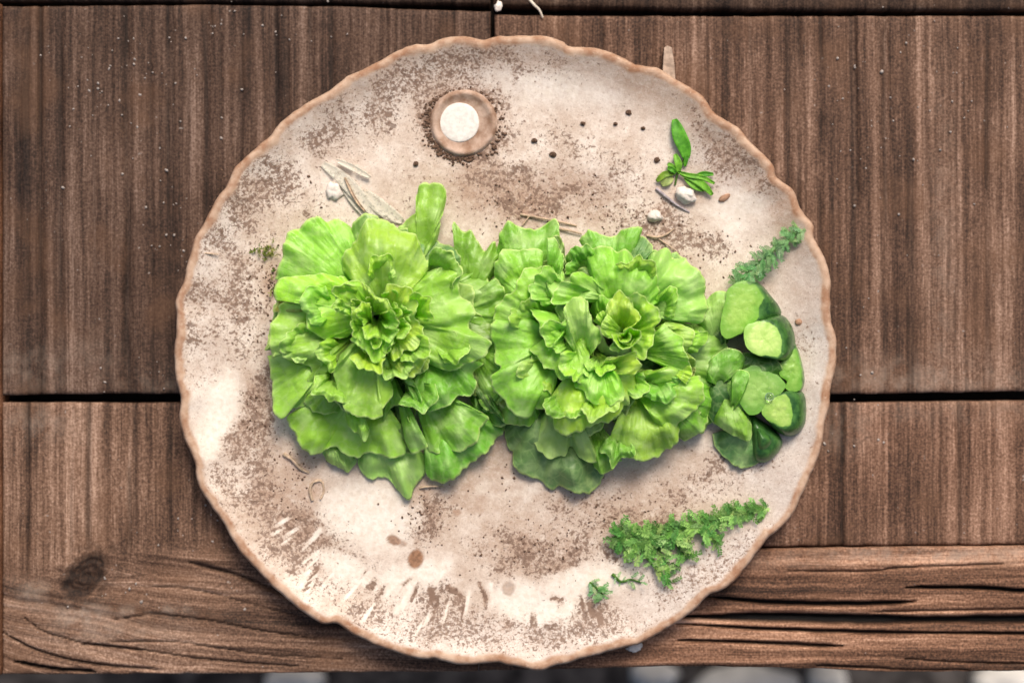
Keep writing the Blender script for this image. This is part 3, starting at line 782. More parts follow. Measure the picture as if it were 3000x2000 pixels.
left = empty("lettuce_head", W(1110, 960, PZ), "left lettuce head with an open feathery heart, bright green, left of the other head", "lettuce")
stalk(left, 1110, 950, 70, PZ, .04)
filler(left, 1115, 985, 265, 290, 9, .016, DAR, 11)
def twin(parent, fr, margin, base, zb, zm, col, **k):
    o = leaf(parent, fr, margin, base, zb, zm, col, **k)
    if zm < .034 or zm > .056: return o
    r = random.Random(k.get("seed", 0) + 900)
    B = np.array(fr(base)); an = r.choice((-1, 1)) * r.uniform(.08, .22); g = r.uniform(.98, 1.045)
    R2 = np.array([[math.cos(an), -math.sin(an)], [math.sin(an), math.cos(an)]])
    m2 = [tuple(B + g * (R2 @ (np.array(fr(p)) - B))) for p in margin]
    c2 = tuple(x * r.uniform(.42, .7) for x in col)  # under-leaf coloured darker to paint in shade between the leaves
    kk = {q: v for q, v in k.items() if q not in ("seed", "arch")}
    leaf(parent, PX, m2, tuple(B), zb - .003, zm - .013, c2, seed=k.get("seed", 0) + 900, arch=.004, **kk)
    return o
lf = lambda *a, **k: twin(left, *a, **k)
# low outer leaves
lf(C2, [(830, 1110), (880, 1230), (980, 1275), (1090, 1285), (1180, 1380), (1280, 1450), (1340, 1340), (1420, 1260), (1440, 1120), (1300, 1100)], (1000, 750), .020, .016, PAL, seed=1)
lf(C2, [(1400, 1060), (1430, 1250), (1560, 1330), (1700, 1240), (1830, 1140), (1980, 1000), (2060, 900), (2060, 830), (1990, 750)], (1450, 600), .022, .020, MID, nf=2, seed=2)
lf(C2, [(350, 700), (280, 760), (275, 850), (340, 950), (430, 1060), (530, 1085), (640, 1020), (800, 1090), (950, 1080), (1010, 1090), (1230, 1090), (1270, 930), (1200, 850)], (880, 480), .030, .026, BRI, nf=2.5, seed=3)
lf(C2, [(560, 1060), (600, 1130), (690, 1190), (770, 1240), (830, 1190), (830, 1120), (760, 1060)], (650, 950), .018, .014, PAL, ruff=.001, seed=4)
lf(C2, [(1440, 1060), (1560, 1060), (1720, 1050), (1850, 950), (1920, 820), (1930, 760), (1750, 700), (1560, 740)], (1330, 480), .030, .029, MID, seed=5, nf=2)
lf(C1, [(1290, 540), (1370, 450), (1470, 400), (1470, 300), (1480, 200), (1510, 115), (1620, 120), (1730, 170), (1745, 300), (1700, 450), (1660, 640)], (1480, 830), .022, .030, BRI, droop=.012, nf=1, seed=6)
lf(C1, [(1470, 580), (1560, 600), (1660, 640), (1810, 690), (1860, 770), (1840, 860), (1700, 900)], (1350, 980), .026, .026, BLU, nf=1.5, seed=7)
lf(C1, [(1870, 900), (1990, 940), (2120, 960), (2190, 1100), (2215, 1270), (2180, 1430), (2110, 1530), (1960, 1560)], (1500, 1250), .034, .030, MID, nf=2, seed=8)
lf(C1, [(1850, 900), (1830, 700), (1810, 480), (1900, 540), (1990, 580), (2040, 660), (2110, 710), (2180, 660), (2240, 800), (2200, 950)], (1900, 1250), .020, .026, MID, nf=2, seed=9, droop=.006)
# left side
lf(C1, [(190, 1000), (215, 850), (270, 700), (290, 575), (390, 520), (470, 435), (590, 440), (650, 480), (740, 455), (860, 500), (900, 600)], (1000, 1150), .034, .030, BRI, nf=3.2, seed=10)
lf(PX, [(792, 1041), (793, 1085), (794, 1125), (799, 1178), (820, 1220), (836, 1222), (848, 1202), (890, 1192), (929, 1153), (905, 1120)], (1000, 1010), .034, .030, BRI, nf=2, seed=11)
lf(PX, [(890, 890), (862, 877), (826, 886), (807, 915), (795, 962), (793, 1000), (792, 1050), (813, 1022), (835, 1042), (866, 1060), (901, 1073), (911, 1090), (904, 1111), (925, 1130)], (1030, 970), .038, .040, BRI, nf=2, seed=12)
lf(C2, [(600, 420), (430, 580), (400, 680), (520, 735), (640, 740), (740, 720), (800, 640)], (860, 230), .034, .032, MID, nf=1.5, seed=13)
# middle storey
lf(C1, [(880, 1005), (805, 920), (805, 810), (850, 700), (930, 600), (1000, 480), (1100, 420), (1220, 450), (1300, 540), (1420, 580), (1480, 600), (1530, 730), (1615, 840), (1600, 920), (1500, 980)], (1180, 1230), .040, .044, BRI, nf=2.6, arch=.012, seed=14, curl=.010)
lf(PX, [(1010, 810), (960, 803), (893, 806), (820, 816), (811, 848), (807, 879), (855, 876), (887, 895), (900, 911), (898, 937), (906, 962), (929, 985), (954, 997), (985, 985), (1020, 985)], (1080, 915), .042, .046, YEL, nf=2, seed=15)
lf(PX, [(1240, 800), (1290, 785), (1346, 777), (1349, 797), (1343, 835), (1356, 867), (1385, 886), (1388, 911), (1374, 946), (1384, 965), (1420, 990), (1434, 1000), (1428, 1025), (1399, 1055), (1325, 1082), (1297, 1080), (1240, 1062)], (1150, 935), .040, .047, BRI, nf=2.4, arch=.010, seed=16)
lf(C2, [(1270, 540), (1290, 600), (1330, 640), (1380, 720), (1500, 720), (1700, 600), (1780, 615), (1820, 590), (1830, 480), (1810, 420), (1880, 320)], (1480, 250), .036, .038, MID, nf=2, seed=17)
lf(C2, [(1240, 500), (1270, 510), (1320, 510), (1370, 570), (1380, 650), (1400, 740), (1330, 640), (1280, 570)], (1250, 380), .037, .045, MID, ruff=.001, droop=.003, seed=18)
lf(C2, [(1060, 810), (1080, 760), (1150, 690), (1220, 670), (1290, 830), (1350, 930), (1430, 1000), (1380, 1050), (1300, 1060), (1250, 980)], (1150, 430), .034, .038, MID, nf=1.5, seed=19)
lf(C2, [(1850, 660), (1900, 700), (1990, 740), (2060, 790), (2020, 640), (1970, 520)], (1780, 400), .030, .030, DAR, seed=20)
lf(C2, [(740, 740), (770, 860), (850, 920), (900, 980), (940, 930), (930, 830), (880, 760)], (800, 560), .034, .038, BRI, ruff=.0015, seed=29)
lf(C2, [(770, 175), (690, 300), (640, 450), (700, 570), (740, 690), (830, 760), (920, 795), (1060, 765), (1030, 700), (1140, 620), (1150, 540), (1130, 470), (1160, 400)], (960, 120), .044, .050, BRI, nf=2.5, arch=.010, seed=21)
lf(C2, [(1120, 380), (1180, 430), (1270, 435), (1380, 400), (1410, 310), (1420, 230), (1400, 150)], (1060, 100), .046, .054, YEL, nf=1.5, seed=22)
# heart
lf(C1, [(1000, 1030), (930, 1000), (850, 1015), (770, 1090), (735, 1150), (740, 1230), (770, 1310), (880, 1340)], (1080, 1330), .048, .060, YEL, nf=2, seed=23, droop=.006)
lf(C1, [(1170, 1130), (1210, 1040), (1300, 1080), (1390, 1080), (1460, 1140), (1490, 1230), (1440, 1330), (1500, 1400), (1550, 1480), (1540, 1570)], (1160, 1430), .048, .061, YEL, nf=2, seed=24, droop=.006)
lf(C2, [(800, 110), (880, 180), (940, 260), (980, 335), (1040, 320), (1070, 250), (1100, 200), (1140, 110), (1100, 40)], (1010, -60), .050, .062, YEL, nf=2, seed=25, droop=.006)
lf(C2, [(1130, 280), (1180, 300), (1240, 230), (1310, 200), (1390, 120), (1400, 30), (1340, -10)], (1080, -40), .050, .061, YEL, nf=1.5, seed=26, droop=.006)
lf(C1, [(950, 1010), (1020, 1060), (1100, 1130), (1200, 1190), (1230, 1270), (1180, 1300)], (1080, 1300), .054, .067, YEL, nf=1.5, seed=27, droop=.004)
lf(C1, [(880, 1400), (890, 1300), (960, 1250), (1040, 1190), (1060, 1290)], (1050, 1420), .054, .066, YEL, nf=1, seed=28, droop=.004)
hr = random.Random(5)
for i in range(15):
    a = i * 2.4; q = 18 + 62 * (i / 15) ** .6
    cx, cy = 1113 + q * math.cos(a) * .9, 938 + q * math.sin(a)
    w = hr.uniform(22, 38); rr = hr.uniform(20, 34)
    da = a + hr.uniform(-.5, .5)
    m = [(cx + rr * math.cos(da + b) * (1 + .25 * math.cos(3 * b + i)), cy + rr * math.sin(da + b) * (1 + .2 * math.sin(4 * b))) for b in np.linspace(-1.25, 1.25, 7)]
    lf(PX, m, (cx - 14 * math.cos(da), cy - 14 * math.sin(da)), .052 - .006 * i / 15, .068 - .008 * i / 15 + hr.uniform(-.002, .003), YEL if i % 3 else BRI, nf=1, ruff=.0016, arch=.003, droop=.003, seed=400 + i, n=40, k=14, wig=5)

lf(PX, [(1395, 1060), (1440, 1010), (1490, 1030), (1500, 1100), (1480, 1170), (1420, 1180)], (1370, 1000), .026, .031, MID, seed=30)
lf(PX, [(1360, 1120), (1400, 1210), (1450, 1250), (1490, 1220), (1490, 1140)], (1400, 1050), .018, .021, (.09, .27, .03), seed=32)
lf(PX, [(1400, 860), (1450, 820), (1490, 900), (1490, 990), (1430, 1010)], (1330, 920), .030, .036, MID, seed=31)

frills(left, 1112, 940, [(345, 130, 60, YEL), (110, 120, 60, YEL), (215, 125, 60, BRI), (40, 130, 60, BRI), (160, 250, 80, BRI), (195, 185, 75, BRI), (318, 245, 75, MID), (20, 225, 70, BRI), (128, 245, 75, BRI), (140, 180, 70, YEL), (270, 150, 65, YEL), (62, 250, 70, MID), (75, 150, 60, BRI)], 3)

right = empty("lettuce_head", W(1770, 985, PZ), "right lettuce head with a tightly curled heart, between the other head and the cucumber", "lettuce")
stalk(right, 1800, 985, 70, PZ, .04)
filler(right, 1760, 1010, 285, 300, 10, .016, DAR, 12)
rt = lambda *a, **k: twin(right, *a, **k)
# low outer leaves
rt(C4, [(260, 740), (250, 900), (300, 1040), (330, 1130), (400, 1210), (480, 1230), (560, 1290), (640, 1340), (700, 1350), (760, 1320), (860, 1360), (980, 1390), (1070, 1360), (1150, 1280), (1160, 1180), (1130, 1080)], (720, 560), .022, .017, BLU, nf=3, seed=101)
rt(C4, [(1020, 1060), (1120, 1200), (1230, 1200), (1300, 1100), (1305, 990), (1250, 920), (1180, 860)], (1000, 640), .024, .022, MID, nf=1.5, seed=102)
rt(C4, [(490, 800), (500, 900), (560, 1000), (680, 1060), (800, 1040), (860, 985), (930, 1050), (1050, 1110), (1110, 1090), (1070, 950), (1030, 850)], (800, 500), .030, .028, PAL, nf=2, seed=103)
rt(C4, [(1840, 890), (1900, 920), (1980, 870), (2080, 780), (2115, 680), (2070, 580), (2060, 450)], (1650, 480), .024, .024, MID, nf=2, seed=104)
rt(C4, [(1200, 900), (1260, 935), (1340, 1000), (1420, 1060), (1550, 1095), (1700, 1040), (1820, 930), (1840, 840), (1840, 740)], (1500, 320), .030, .031, BRI, nf=2.2, arch=.010, seed=105)
rt(C4, [(1480, 330), (1500, 255), (1650, 265), (1790, 200), (1880, 190), (1950, 330), (2050, 310), (2060, 420), (2070, 560), (1990, 650), (1890, 700), (1830, 790), (1760, 815), (1640, 770)], (1480, 420), .036, .040, BRI, nf=2.5, arch=.010, seed=106)
rt(C4, [(160, 650), (220, 720), (330, 760), (480, 770), (560, 720), (570, 600)], (420, 350), .028, .028, MID, nf=2, seed=107)
rt(C2, [(1830, 650), (1900, 700), (1990, 725), (2100, 800), (2150, 820), (2180, 700), (2150, 560)], (2200, 350), .026, .026, PAL, nf=1.5, seed=108)
rt(C2, [(1960, 480), (1900, 560), (1860, 640), (1960, 720), (2050, 720), (2100, 620)], (2150, 400), .022, .024, MID, nf=1, seed=128)
# top
rt(C3, [(930, 330), (1010, 250), (1180, 285), (1260, 260), (1340, 225), (1480, 205), (1500, 260), (1460, 360)], (1250, 800), .030, .030, MID, nf=2, seed=109)
rt(C3, [(1380, 340), (1480, 300), (1560, 320), (1595, 390), (1580, 460), (1500, 520)], (1350, 700), .030, .028, BLU, nf=1, ruff=.0005, seed=110)
rt(C3, [(140, 520), (170, 360), (220, 220), (310, 160), (400, 225), (530, 200), (640, 160), (705, 140), (740, 200), (740, 330), (660, 420)], (480, 800), .026, .030, MID, nf=2.5, seed=111)
rt(C3, [(640, 310), (710, 300), (770, 420), (778, 520), (770, 600), (725, 640), (690, 540)], (650, 780), .034, .042, MID, nf=1, ruff=.001, droop=.003, seed=112)
rt(C3, [(150, 800), (150, 620), (200, 470), (290, 405), (430, 400), (540, 400), (600, 470), (590, 600)], (520, 900), .030, .036, BRI, nf=2, seed=113)
rt(C3, [(800, 700), (800, 500), (870, 420), (1000, 400), (1100, 480), (1200, 620)], (1150, 900), .036, .036, MID, nf=2, seed=126)
rt(C3, [(1560, 480), (1680, 420), (1760, 440), (1800, 480), (1900, 480), (1960, 560), (2060, 660), (2090, 780), (2110, 900), (2090, 1000), (2010, 1090), (1960, 1060), (1890, 1090), (1800, 1050)], (1480, 960), .036, .039, PAL, nf=2.5, arch=.010, seed=114)
rt(C3, [(960, 560), (990, 470), (1060, 420), (1130, 390), (1210, 375), (1280, 420), (1370, 430), (1440, 490), (1560, 560), (1640, 660), (1675, 780), (1670, 880), (1600, 900)], (1300, 1050), .042, .047, BRI, nf=3, arch=.011, seed=115, curl=.009)
# left middle
rt(C4, [(420, -250), (250, -240), (140, -160), (110, -80), (130, 70), (170, 190), (210, 240), (130, 320), (130, 430), (200, 500), (260, 560), (330, 660), (430, 700), (490, 690), (530, 620), (630, 620), (700, 500)], (720, 30), .038, .042, BRI, nf=3, arch=.012, seed=116)
rt(C3, [(160, 1110), (180, 920), (250, 830), (355, 785), (375, 680), (450, 580), (580, 555), (605, 640), (650, 685), (720, 630), (770, 560), (800, 700)], (720, 1100), .038, .046, BRI, nf=2.5, arch=.009, seed=117)
rt(C3, [(1080, 690), (960, 610), (880, 640), (840, 700), (750, 710), (690, 840), (700, 910), (760, 915), (830, 890), (930, 830), (1010, 780)], (1180, 860), .044, .052, BRI, nf=1.5, seed=118)
rt(C3, [(330, 920), (420, 940), (500, 990), (560, 1060), (580, 1150), (640, 1210), (690, 1290), (640, 1340), (760, 1180), (770, 1000), (740, 900)], (900, 1050), .042, .052, BRI, nf=1.5, seed=119)
rt(C4, [(490, 60), (560, 170), (620, 250), (700, 290), (760, 340), (850, 330), (960, 360), (990, 280), (1030, 150), (1030, 30)], (820, -120), .046, .052, BRI, nf=2.5, arch=.010, seed=120)
rt(C3, [(780, 1200), (820, 1080), (795, 960), (850, 860), (930, 840), (1000, 900), (1030, 1010), (1060, 1090), (1110, 1120), (1140, 1230), (1070, 1320)], (960, 1400), .048, .056, PAL, nf=2, arch=.009, seed=121)
# lower middle
rt(C4, [(640, 540), (650, 650), (690, 760), (740, 830), (850, 840), (950, 830), (1040, 790), (1120, 740), (1250, 710), (1330, 640), (1345, 590), (1385, 570), (1390, 480), (1480, 410), (1500, 320)], (1020, 130), .040, .045, YEL, nf=2.6, arch=.012, seed=122)
rt(C4, [(880, 370), (920, 440), (990, 450), (1010, 520), (1060, 570), (1180, 590), (1270, 560), (1340, 470), (1330, 350)], (1120, 160), .048, .054, BRI, nf=2, arch=.008, seed=123)
rt(C4, [(1120, 230), (1200, 160), (1320, 140), (1440, 90), (1480, 150), (1490, 230), (1420, 300), (1320, 310)], (1140, 270), .050, .058, YEL, nf=1.5, seed=124)
rt(C3, [(1720, 1080), (1800, 1150), (1870, 1230), (1890, 1350), (1950, 1430), (1970, 1520), (1850, 1560)], (1500, 1350), .042, .050, BRI, nf=2, seed=125)
rt(C3, [(1760, 1060), (1880, 1110), (1960, 1150), (1965, 1260), (1900, 1370), (1860, 1420)], (1600, 1180), .038, .044, YEL, nf=1.5, seed=127)
rt(C3, [(1940, 1130), (2030, 1170), (2140, 1170), (2080, 1270), (1990, 1350), (1900, 1390)], (1800, 1230), .030, .034, BRI, nf=1.5, seed=129)
rt(C4, [(1840, 200), (1900, 170), (1970, 260), (1960, 340), (1900, 380), (1860, 300)], (1700, 200), .044, .048, YEL, nf=1, seed=130)
rt(C3, [(1020, 960), (1080, 870), (1160, 850), (1230, 900), (1240, 1000)], (1160, 1160), .036, .044, BRI, seed=138)
rt(C3, [(1060, 1060), (1090, 1000), (1150, 980), (1210, 1010)], (1190, 1160), .040, .050, YEL, seed=139)
rt(PX, [(2040, 930), (2100, 950), (2140, 1030), (2110, 1110), (2050, 1150), (2010, 1160)], (1940, 1050), .020, .026, MID, seed=140)
rt(PX, [(2030, 1080), (2090, 1110), (2110, 1190), (2070, 1260), (2010, 1270)], (1930, 1140), .016, .019, MID, seed=141)
# heart
rt(C3, [(1380, 850), (1460, 820), (1540, 850), (1620, 930), (1670, 1040), (1640, 1150), (1570, 1300), (1530, 1400), (1490, 1430), (1440, 1380)], (1370, 1180), .048, .062, YEL, nf=1.5, seed=131, droop=.004)
rt(C3, [(1190, 1080), (1180, 950), (1230, 830), (1300, 780), (1370, 830), (1430, 950), (1490, 1030), (1420, 1110), (1350, 1130)], (1320, 1180), .048, .060, YEL, nf=1.5, arch=.008, seed=132)
rt(C3, [(1200, 1010), (1150, 1100), (1160, 1200), (1230, 1260), (1220, 1330), (1300, 1350)], (1350, 1200), .050, .060, BRI, nf=1.5, seed=133, droop=.004)
rt(C3, [(1250, 1190), (1260, 1260), (1290, 1310), (1340, 1335), (1420, 1310), (1480, 1250), (1480, 1190)], (1385, 1200), .046, .064, YEL, nf=1, arch=-.003, droop=.002, seed=134, n=50)
rt(C3, [(1480, 1220), (1470, 1170), (1410, 1145), (1340, 1150), (1290, 1180)], (1380, 1240), .046, .063, YEL, nf=1, arch=-.003, droop=.002, seed=135, n=50)
rt(C3, [(1290, 1200), (1300, 1260), (1340, 1290), (1400, 1280), (1440, 1230)], (1370, 1205), .044, .062, YEL, nf=1, arch=-.003, droop=.002, seed=136, n=40)
rt(C3, [(1330, 1150), (1380, 1150), (1400, 1190), (1370, 1240), (1320, 1250)], (1340, 1190), .046, .065, YEL, nf=1, droop=.002, seed=137, n=40)

frills(right, 1765, 985, [(120, 235, 75, MID), (92, 200, 75, BRI), (175, 130, 70, BRI), (130, 120, 65, YEL), (38, 235, 70, MID), (300, 225, 70, BRI), (190, 240, 75, BRI), (150, 220, 80, BRI), (225, 215, 75, BRI), (258, 225, 70, MID), (60, 170, 70, BRI), (335, 215, 65, BRI), (80, 330, 75, MID), (100, 90, 55, YEL)], 4)

# ------------------------------------------------------------------ loose leaves and cucumber on the right
def loose(lab, *a, **k):
    k.setdefault('arch', .003); k.setdefault('curl', .003); o = leaf(None, C6, *a, name="salad_leaf", wig=1.6, bulge=.4, **k)
    return tag(o, lab, "leaf", "loose leaves round the cucumber")
loose("blue-green rounded leaf lowest in the cucumber pile, lying on the plate", [(350, 1240), (365, 1320), (420, 1400), (500, 1470), (600, 1490), (710, 1445), (760, 1360)], (640, 1180), .018, .015, BLU, nf=1, fold=.002, seed=201)
loose("dark bluish leaf standing against the right side of the lettuce", [(300, 830), (300, 1000), (330, 1130), (420, 1200), (520, 1150), (540, 1020)], (420, 820), .026, .022, (.085, .215, .05), nf=1.5, fold=.002, seed=202)
loose("yellow-green folded leaf above the blue-green one in the pile", [(345, 1150), (430, 1210), (520, 1260), (620, 1300), (640, 1200), (610, 1090)], (470, 980), .026, .030, (.30, .54, .07), nf=1.2, fold=.003, seed=203)
loose("curved leaf arching over the dark hollow left of the cucumber", [(290, 840), (300, 740), (340, 680), (430, 615), (530, 620), (600, 700), (590, 760)], (400, 860), .026, .036, MID, nf=1, fold=.002, seed=204)
loose("dark green leaf under the brightest cut cucumber face", [(470, 690), (540, 640), (690, 650), (840, 710), (860, 820), (780, 860)], (560, 790), .026, .032, (.075, .21, .03), nf=1.5, fold=.002, seed=205)
loose("pale leaf with a dark crease left of the middle cucumber chunk", [(390, 820), (430, 940), (480, 1020), (560, 1060), (640, 1100), (660, 980)], (600, 850), .028, .031, PAL, nf=1, fold=.002, seed=206)
loose("pale green leaf between the lettuce and the top cucumber chunk", [(230, 420), (290, 260), (380, 190), (470, 200), (520, 290), (500, 420)], (380, 520), .022, .030, PAL, nf=1.5, fold=.003, seed=207)
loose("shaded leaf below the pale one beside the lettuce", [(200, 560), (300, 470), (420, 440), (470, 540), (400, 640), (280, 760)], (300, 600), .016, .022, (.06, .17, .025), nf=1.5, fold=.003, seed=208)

loose("narrow green leaf lying across the left side of the middle chunk", [(480, 900), (500, 800), (560, 760), (620, 790), (600, 900), (560, 1000)], (500, 1040), .030, .039, MID, nf=1, fold=.002, seed=212)

def resample(poly, n): return spline(poly, n, True)

def chunk(lab, flesh, outer, zf, tilt, fcol, zmid=None, seed=0, only_skin=False):
    """cut cucumber chunk: a flat cut face and a skin that bulges from the face's edge down to the plate"""
    N = 64
    Fp = np.array([C6(p) for p in resample(flesh, N)]) if flesh is not None else None
    Op = np.array([C6(p) for p in resample(outer, N)])
    if Fp is not None:
        # match starting angle
        c = Fp.mean(axis=0)
        d = [np.sum((np.roll(Op, -k, 0) - Fp) ** 2) for k in range(N)]
        Op = np.roll(Op, -int(np.argmin(d)), 0)
    c = (Fp if Fp is not None else Op).mean(axis=0)
    Op = c + (Op - c) * 1.03
    if flesh is not None: Fp = c + (Fp - c) * 1.03
    wv = 1 + .05 * (fbm(np.cos(np.linspace(0, 6.283, N)) * 4 + seed * 9, np.sin(np.linspace(0, 6.283, N)) * 4, seed, 3) - .5) * 2
    thick = sstep(7, 22, np.linalg.norm(Op - Fp, axis=1)) if flesh is not None else np.ones(N)
    if flesh is not None: Fp = c + (Fp - c) * wv[:, None]; Op = Fp + (Op - Fp) * np.maximum(thick, .25)[:, None]
    root = empty("cucumber_chunk", W(c[0], c[1], PZ), lab, "cucumber", "cut cucumber chunks on the plate")
    if Fp is None: Fp = c + (Op - c) * .45
    def zface(Q): return zf + ((Q[..., 0] - c[0]) * tilt[0] + (Q[..., 1] - c[1]) * tilt[1]) * K
    # face
    rings = 12; V = []; rim = []; rad = []
    for i in range(rings + 1):
        f = 1 - i / rings
        Q = c + (Fp - c) * f
        bul = .0007 * (1 - f ** 4) + .0012 * (fbm(Q[:, 0] / 14, Q[:, 1] / 14, seed) - .5) * (1 - f ** 6)
        if only_skin: bul = .0055 * (1 - f ** 2)
        zz = zface(Q) + bul
        for q, z in zip(Q, zz): V.append(W(q[0], q[1], z))
        rad += [f] * N
        rim += list(sstep(.72, 1.05, f) * thick) if not only_skin else [1.0] * N
    me = mesh_np("flesh", V, grid_faces(rings + 1, N, True)[:, ::-1], None, {"rim": rim, "radius": rad})
    o = link("skin_top" if only_skin else "flesh", me, FLESH, root); o.color = (*fcol, 1)
    # skin: from the face's edge over the outer outline to the floor
    V = []; sk = []
    prof = [(0, 0), (.18, .04), (.45, .13), (.75, .32), (.95, .58), (1.0, .8), (.96, 1.0)]
    for a, b in prof:
        Q = Fp + (Op - Fp) * a
        zt = zface(Fp); z = zt * (1 - b) + (PZ + .0005) * b
        for q, zq in zip(Q, z): V.append(W(q[0], q[1], zq))
        sk += list(np.clip(thick + .15 * a, 0, 1))
    me = mesh_np("skin", V, grid_faces(len(prof), N, True), None, {"rim": sk, "radius": [1.0] * len(sk)})
    link("skin", me, FLESH, root).color = (*fcol, 1)
    return root

chunk("top cucumber chunk, long and pale, with dark skin at its right end", [(470, 175), (560, 115), (670, 140), (735, 230), (700, 300), (690, 390), (570, 490), (450, 530), (410, 440), (440, 280)],
      [(455, 165), (560, 105), (690, 130), (770, 215), (835, 300), (840, 370), (700, 430), (570, 510), (445, 545), (400, 440), (430, 280)], .034, (-.05, .0), (.36, .58, .11), seed=1)
chunk("narrow cucumber chunk at the far right edge of the pile", [(840, 740), (900, 680), (955, 610), (990, 690), (1005, 790), (1005, 890), (960, 922), (890, 900), (900, 850), (850, 810)],
      [(835, 740), (895, 675), (955, 565), (1012, 660), (1040, 780), (1042, 880), (1012, 935), (950, 938), (882, 907), (893, 850), (840, 815)], .026, (-.1, 0), (.31, .53, .10), seed=2)
chunk("wide pale middle cucumber chunk, wet, in the centre of the pile", [(500, 830), (560, 780), (660, 740), (760, 780), (850, 830), (880, 900), (800, 1000), (720, 1060), (640, 1100), (560, 1030), (520, 930)],
      [(492, 830), (555, 772), (660, 730), (765, 770), (860, 822), (893, 900), (810, 1012), (725, 1075), (640, 1115), (552, 1040), (510, 935)], .033, (-.02, -.02), (.31, .52, .12), seed=3)
chunk("dark skinned cucumber end lying skin up at the bottom of the pile", None, [(625, 1110), (720, 1150), (820, 1225), (862, 1300), (832, 1375), (745, 1445), (660, 1425), (635, 1300)], .026, (0, 0), (.05, .15, .03), seed=4, only_skin=True)
chunk("lower right cucumber chunk with thick dark skin round its cut face", [(715, 1080), (780, 985), (870, 940), (925, 985), (945, 1090), (935, 1175), (860, 1195), (780, 1150)],
      [(705, 1082), (772, 972), (880, 925), (1010, 935), (1038, 1050), (1022, 1180), (950, 1248), (870, 1245), (765, 1172)], .032, (-.12, -.05), (.46, .64, .16), seed=5)
chunk("brightest cut cucumber chunk with a light face and dark skin on its right", [(585, 520), (600, 450), (660, 420), (740, 402), (810, 430), (860, 500), (872, 590), (850, 675), (740, 668), (650, 640), (600, 590)],
      [(578, 520), (594, 444), (658, 412), (740, 390), (830, 366), (882, 380), (932, 450), (955, 550), (944, 640), (880, 695), (740, 684), (646, 654), (592, 597)], .043, (-.15, .02), (.62, .80, .25), seed=6)

m = NT("water"); glass = m.bsdf((.95, 1, .95), .02, .5, None, **{"Transmission Weight": 1.0, "IOR": 1.33}); WATER = m.done(glass)
o = blob("water_drop", 2255, 1162, 13, 12, .004, .0345, WATER, seed=3, rough=.05)
tag(o, "clear water drop on the wet middle cucumber chunk", "water drop")

# ------------------------------------------------------------------ the little cup with the white disc
cup = empty("small_cup", W(1358, 360, PZ), "small round clay cup ring holding a white disc near the top of the plate", "cup")
def lathe(name, prof, cx, cy, mat, parent, N=72, wob=.0, seed=0):
    V = []
    for r, z in prof:
        for j in range(N):
            a = 2 * math.pi * j / N
            q = r * (1 + wob * (mnoise.noise(Vector((math.cos(a) * 1.6 + seed, math.sin(a) * 1.6, z * 60)))))
            V.append(W(cx + q * math.cos(a), cy + q * math.sin(a), z))
    me = mesh_np(name, V, grid_faces(len(prof), N, True))
    nz = sum(p.normal.z for p in me.polygons)
    if nz < 0: me.flip_normals()
    return link(name, me, mat, parent)
lathe("cup_wall", [(101, .0082), (97, .0094), (93, .0112), (88, .0119), (83, .0115), (76, .0102), (68, .0093), (58, .0088), (1, .0087)], 1358, 360, CUPCLAY, cup, wob=.014, seed=2)
lathe("white_disc", [(58, .0086), (58, .0091), (55, .0095), (45, .0096), (1, .0096)], 1346, 359, WHITE, cup, wob=.012, seed=5)

# ------------------------------------------------------------------ tubes, herbs
def tube_mesh(name, pts, r0, r1, seg=8, n=24):
    """pts: (px, py, z); radii in px"""
    C = spline(pts, n)
    P = np.array([W(*p) for p in C])
    V = []
    for i in range(n):
        d = Vector(P[min(i + 1, n - 1)] - P[max(i - 1, 0)]).normalized()
        a = d.cross(Vector((0, 0, 1))); a.normalize(); b = a.cross(d)
        r = (r0 + (r1 - r0) * i / (n - 1)) * K
        for j in range(seg):
            t = 2 * math.pi * j / seg
            V.append(Vector(P[i]) + a * (r * math.cos(t)) + b * (r * math.sin(t)))
    F = grid_faces(n, seg, True).tolist()
    return mesh_np(name, V, F)

def leaflet_mesh(seed, size=1.0):
    """small curly, lobed leaflet lying along +X, about one unit long"""
    r = random.Random(seed); N, M = 26, 4
    V = []
    for i in range(M):
        t = i / (M - 1)
        for j in range(N):
            a = (j / (N - 1) - .5) * 2 * 2.2
            e = (.40 + .26 * math.cos(a * 5.0 + .8 * math.sin(seed))) * t
            z = .16 * t * t * math.sin(a * 4.2 + seed) + .10 * t + r.uniform(-.03, .03) * t
            V.append((.38 + e * math.cos(a) * 1.0, e * math.sin(a), z))
    return mesh_np("leaflet", V, grid_faces(M, N))

